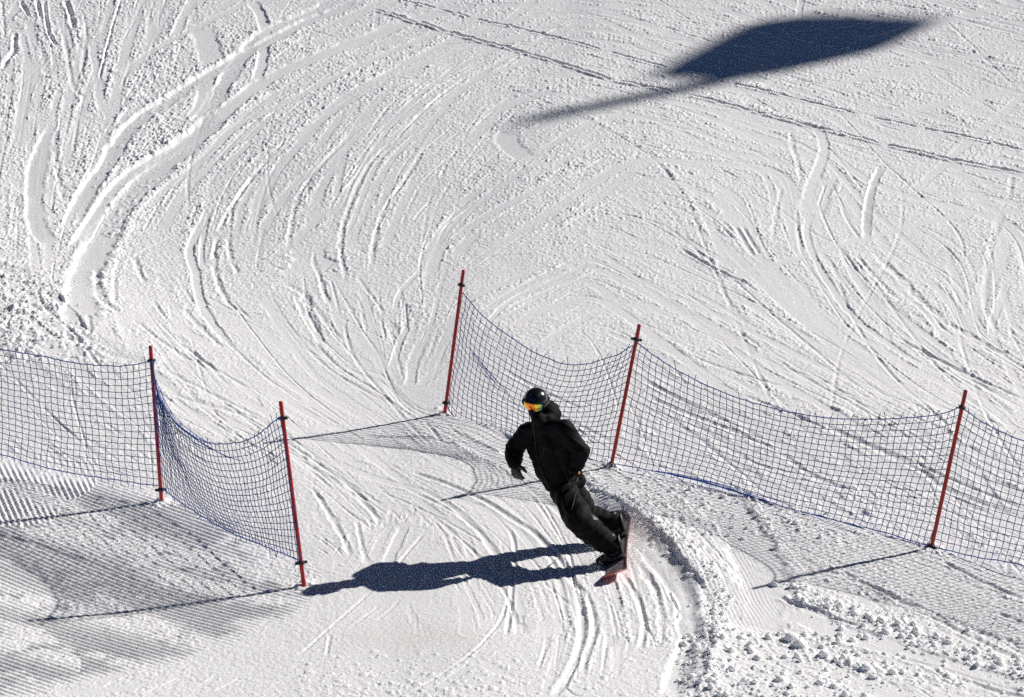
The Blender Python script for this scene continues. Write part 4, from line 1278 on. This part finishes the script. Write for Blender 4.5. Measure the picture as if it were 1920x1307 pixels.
# helmet shell
NA, NE = 48, 22
def hel_low(az):
    a = abs((az + math.pi) % (2 * math.pi) - math.pi)
    if a < R(58): return R(12) - R(4) * math.cos(a / R(58) * math.pi / 2)
    if a < R(78): return R(12) + (R(-42) - R(12)) * (a - R(58)) / R(20)
    if a < R(120): return R(-42)
    return R(-42) + (R(-30) - R(-42)) * min(1, (a - R(120)) / R(40))
Vv, Ff = [], []
for rr in (1.0, .90):
    for i in range(NA):
        az = 2 * math.pi * i / NA - math.pi
        lo = hel_low(az)
        for j in range(NE + 1):
            el = lo + (math.pi / 2 - lo) * j / NE
            flare = 1 + .05 * max(0, 1 - j / 3.0)
            Vv.append(hp(az, el, .114 * rr * flare, .127 * rr * flare, .116 * rr) - PB)
def vi(s, i, j): return s * NA * (NE + 1) + (i % NA) * (NE + 1) + j
for s in (0, 1):
    for i in range(NA):
        for j in range(NE):
            q = (vi(s, i, j), vi(s, i + 1, j), vi(s, i + 1, j + 1), vi(s, i, j + 1))
            Ff.append(q if s == 0 else q[::-1])
for i in range(NA):
    Ff.append((vi(0, i, 0), vi(1, i, 0), vi(1, i + 1, 0), vi(0, i + 1, 0)))
helmet = link("helmet", mesh_np("helmet", Vv, Ff), M['shell'], person)
v, f = tube_mesh([[hp(R(a), hel_low(R(a)) + R(2), .120, .134, .118) - PB for a in range(-62, 63, 6)]], .0055, 6)
link("brim", mesh_np("brim", v, f), M['black'], helmet)
for s in (-1, 1):
    lc = [[hp(R(s * 28 + d), R(40), .116, .129, .118) - PB, hp(R(s * 30 + d), R(52), .116, .129, .118) - PB] for d in (0, 9)]
    v, f = tube_mesh(lc, .004, 6); link("vent", mesh_np("vent", v, f), M['black'], helmet)
# faint lettering-like print band on the helmet side is kept as short raised bars
# goggles
def gog(az, t, r, grow=0.0):
    """t 0..1 from lower to upper edge; the lower edge rises over the nose"""
    n = az / R(50)
    low = R(-33) + R(17) * math.exp(-(n / .22) ** 2) + R(10) * abs(n) ** 3
    top = R(8) - R(5) * abs(n) ** 3
    el = low - grow + (top - low + 2 * grow) * t
    return hp(az, el, r, r * 1.09, r)
def gog_sheet(r, half, grow, name, m, parent, thick=.006):
    NA_, NT = 28, 10
    Vv, Ff = [], []
    for rr in (r, r - thick):
        for i in range(NA_ + 1):
            az = -half + 2 * half * i / NA_
            for j in range(NT + 1):
                Vv.append(gog(az, j / NT, rr, grow) - PB)
    N1 = NT + 1; tot = (NA_ + 1) * N1
    for i in range(NA_):
        for j in range(NT):
            a = i * N1 + j
            Ff += [(a, a + N1, a + N1 + 1, a + 1), (tot + a, tot + a + 1, tot + a + N1 + 1, tot + a + N1)]
    for i in range(NA_):
        for j in (0, NT):
            a = i * N1 + j; Ff.append((a, a + N1, tot + a + N1, tot + a))
    for j in range(NT):
        for i in (0, NA_):
            a = i * N1 + j; Ff.append((a, a + 1, tot + a + 1, tot + a))
    return link(name, mesh_np(name, Vv, Ff), m, parent)
def lens_material():
    m = mat("mirror_lens", (1, .45, .05), 0.16, metal=0.55)
    t = m.node_tree; b = t.nodes['Principled BSDF']
    tc = t.nodes.new('ShaderNodeTexCoord')
    mp = t.nodes.new('ShaderNodeMapping')
    c = hp(0, R(-12), .125, .136, .125) - PB
    mp.inputs['Location'].default_value = (-c.x + .5, -c.y, -c.z)
    sx = t.nodes.new('ShaderNodeSeparateXYZ')
    n = t.nodes.new('ShaderNodeTexNoise'); n.inputs['Scale'].default_value = 18; n.inputs['Detail'].default_value = 1
    ma = t.nodes.new('ShaderNodeMath'); ma.operation = 'MULTIPLY_ADD'; ma.inputs[1].default_value = 6.0
    m0 = t.nodes.new('ShaderNodeMath'); m0.operation = 'SUBTRACT'; m0.inputs[1].default_value = .5
    m2 = t.nodes.new('ShaderNodeMath'); m2.operation = 'MULTIPLY_ADD'; m2.inputs[1].default_value = .45; m2.inputs[2].default_value = .28
    cr = t.nodes.new('ShaderNodeValToRGB'); e = cr.color_ramp.elements
    e[0].position = .08; e[0].color = (.95, .62, .05, 1)
    e[1].position = .97; e[1].color = (.20, .62, .42, 1)
    for p, cc in ((.28, (1, .50, .03, 1)), (.45, (.95, .20, .02, 1)), (.62, (.95, .26, .02, 1)), (.78, (1, .58, .04, 1)), (.88, (.8, .78, .10, 1))):
        k = e.new(p); k.color = cc
    t.links.new(tc.outputs['Object'], mp.inputs[0]); t.links.new(mp.outputs[0], sx.inputs[0])
    t.links.new(tc.outputs['Object'], n.inputs['Vector'])
    t.links.new(n.outputs['Fac'], m2.inputs[0])
    t.links.new(sx.outputs[0], m0.inputs[0])
    t.links.new(m0.outputs[0], ma.inputs[0]); t.links.new(m2.outputs[0], ma.inputs[2])
    t.links.new(ma.outputs[0], cr.inputs[0]); t.links.new(cr.outputs[0], b.inputs['Base Color'])
    return m
M['lens'] = lens_material()
gg = gog_sheet(.118, R(56), R(4), "goggles", M['black'], person, .03)
gog_sheet(.1225, R(46), 0, "lens", M['lens'], gg, .003)
v, f = tube_mesh([[hp(R(a), R(-10) + R(abs(a) - 56) * .22, .121, .134, .121) - PB for a in list(range(52, 181, 8))]], .009, 6)
link("strap", mesh_np("strap", v, f), M['clip'], gg)
v, f = tube_mesh([[hp(R(a), R(-10) + R(abs(a) - 56) * .22, .121, .134, .121) - PB for a in list(range(-52, -181, -8))]], .009, 6)
link("strap", mesh_np("strap", v, f), M['clip'], gg)
mk_ = [[(HC - udir * .035 + fdir * .025, .083), (HC - udir * .075 + fdir * .028, .070), (HC - udir * .125, .066), (neck, .070)],
       [(HC - udir * .055 + fdir * .06, .050), (HC - udir * .08 + fdir * .055, .045)]]
link("face_mask", remeshed("face_mask", mk_, .009, 4, wrinkle=.003, wl=.05, seed=44, origin=PB), M['jacket'], person)

# ------------------------------------------------------------------ spray thrown up by the edge
V, FA, off = [], [], 0
for _ in range(5200):
    t = random.random()
    a = random.uniform(-.75, .35)
    back = random.expovariate(1 / .16)
    p = bpt(a, -.10, .0) + bw0 * (.22 + random.gauss(.05, .11)) - ba * back * .8
    p.z = hz(p.x, p.y) + abs(random.gauss(0, .05)) * (1.2 if a < 0 else .6)
    r = random.uniform(.0010, .0034)
    vs, fs = protos[12 + random.randrange(12)]
    V.append(vs * r + np.array(p)); FA.append(fs + off); off += len(vs)
for _ in range(1500):
    a = random.uniform(-.3, .5)
    p = bpt(a, -.14, 0) - bw0 * abs(random.gauss(0, .12))
    p.z = hz(p.x, p.y) + abs(random.gauss(0, .03))
    r = random.uniform(.0010, .003)
    vs, fs = protos[12 + random.randrange(12)]
    V.append(vs * r + np.array(p)); FA.append(fs + off); off += len(vs)
spray = link("snow_spray", mesh_np("snow_spray", np.vstack(V), np.vstack(FA)), M['snow'])
tag(spray, "fine powder kicked up by the snowboard edge behind the rider", "snow spray", kind='stuff')

# ------------------------------------------------------------------ unseen lift cabin, added and shaped to cast the upper-slope shadow
OUT = [(1752, 35), (1700, 62), (1640, 92), (1560, 112), (1480, 130), (1400, 146), (1320, 153), (1225, 148),
       (1275, 118), (1330, 88), (1390, 56), (1450, 36), (1520, 26), (1600, 27), (1680, 30)]
GX0 = 38.0
def up_to_plane(px, py):
    p = Vector(at(px, py))
    return p + SUN * ((GX0 - p.x) / SUN.x)
C0 = sum((up_to_plane(*q) for q in OUT), Vector()) / len(OUT)
cab = empty("shadow_caster_cabin", C0)
tag(cab, "unseen lift cabin added beyond the right edge, shaped to cast the shadow on the upper slope", "lift cabin")
ring = [up_to_plane(*q) - C0 for q in OUT]  # shadow outline carried back along the sun gives the cabin its shape
Vv, Ff = [], []
prof = [(-.30, .0), (-.30, .80), (-.20, .95), (0, 1.0), (.20, .95), (.30, .80), (.30, .0)]
nr_ = len(ring)
for (dx, sc) in prof:
    for p in ring:
        Vv.append(Vector((p.x + dx, p.y * sc, p.z * sc)) - Vector((0, SUN.y, SUN.z)) * 0)
for i in range(len(prof) - 1):
    for k in range(nr_):
        k2 = (k + 1) % nr_
        Ff.append((i * nr_ + k, i * nr_ + k2, (i + 1) * nr_ + k2, (i + 1) * nr_ + k))
link("shell", mesh_np("shell", Vv, Ff, smooth=False), M['metal'], cab)
for s in (-1, 1):
    Vw, Fw = [], []
    for (dx, sc) in ((.27, .62), (.315, .60), (.315, .0)):
        for p in ring: Vw.append(Vector((p.x + s * dx, p.y * sc, p.z * sc)))
    for i in range(2):
        for k in range(nr_):
            k2 = (k + 1) % nr_
            Fw.append((i * nr_ + k, i * nr_ + k2, (i + 1) * nr_ + k2, (i + 1) * nr_ + k))
    link("window", mesh_np("window", Vw, Fw), M['glass'], cab)
arm = [up_to_plane(*q) - C0 for q in [(1370, 146), (1290, 166), (1160, 190), (1050, 214), (985, 228)]]  # arm laid out from the tail of the shadow, so as to cast it
v, f = tube_mesh([arm], .145, 10)
link("hanger_arm", mesh_np("hanger_arm", v, f), M['metal'], cab)
gpt = arm[-1] + C0
cb = [Vector((gpt.x, gpt.y + d, gpt.z + d * .22 + .0004 * d * d)) for d in range(-60, 61, 5)]
v, f = tube_mesh([[p - gpt for p in cb]], .011, 8)
hc = link("haul_cable", mesh_np("haul_cable", v, f), M['metal'], loc=gpt)
tag(hc, "steel haul cable carrying the unseen shadow-casting lift cabin above the slope", "cable")
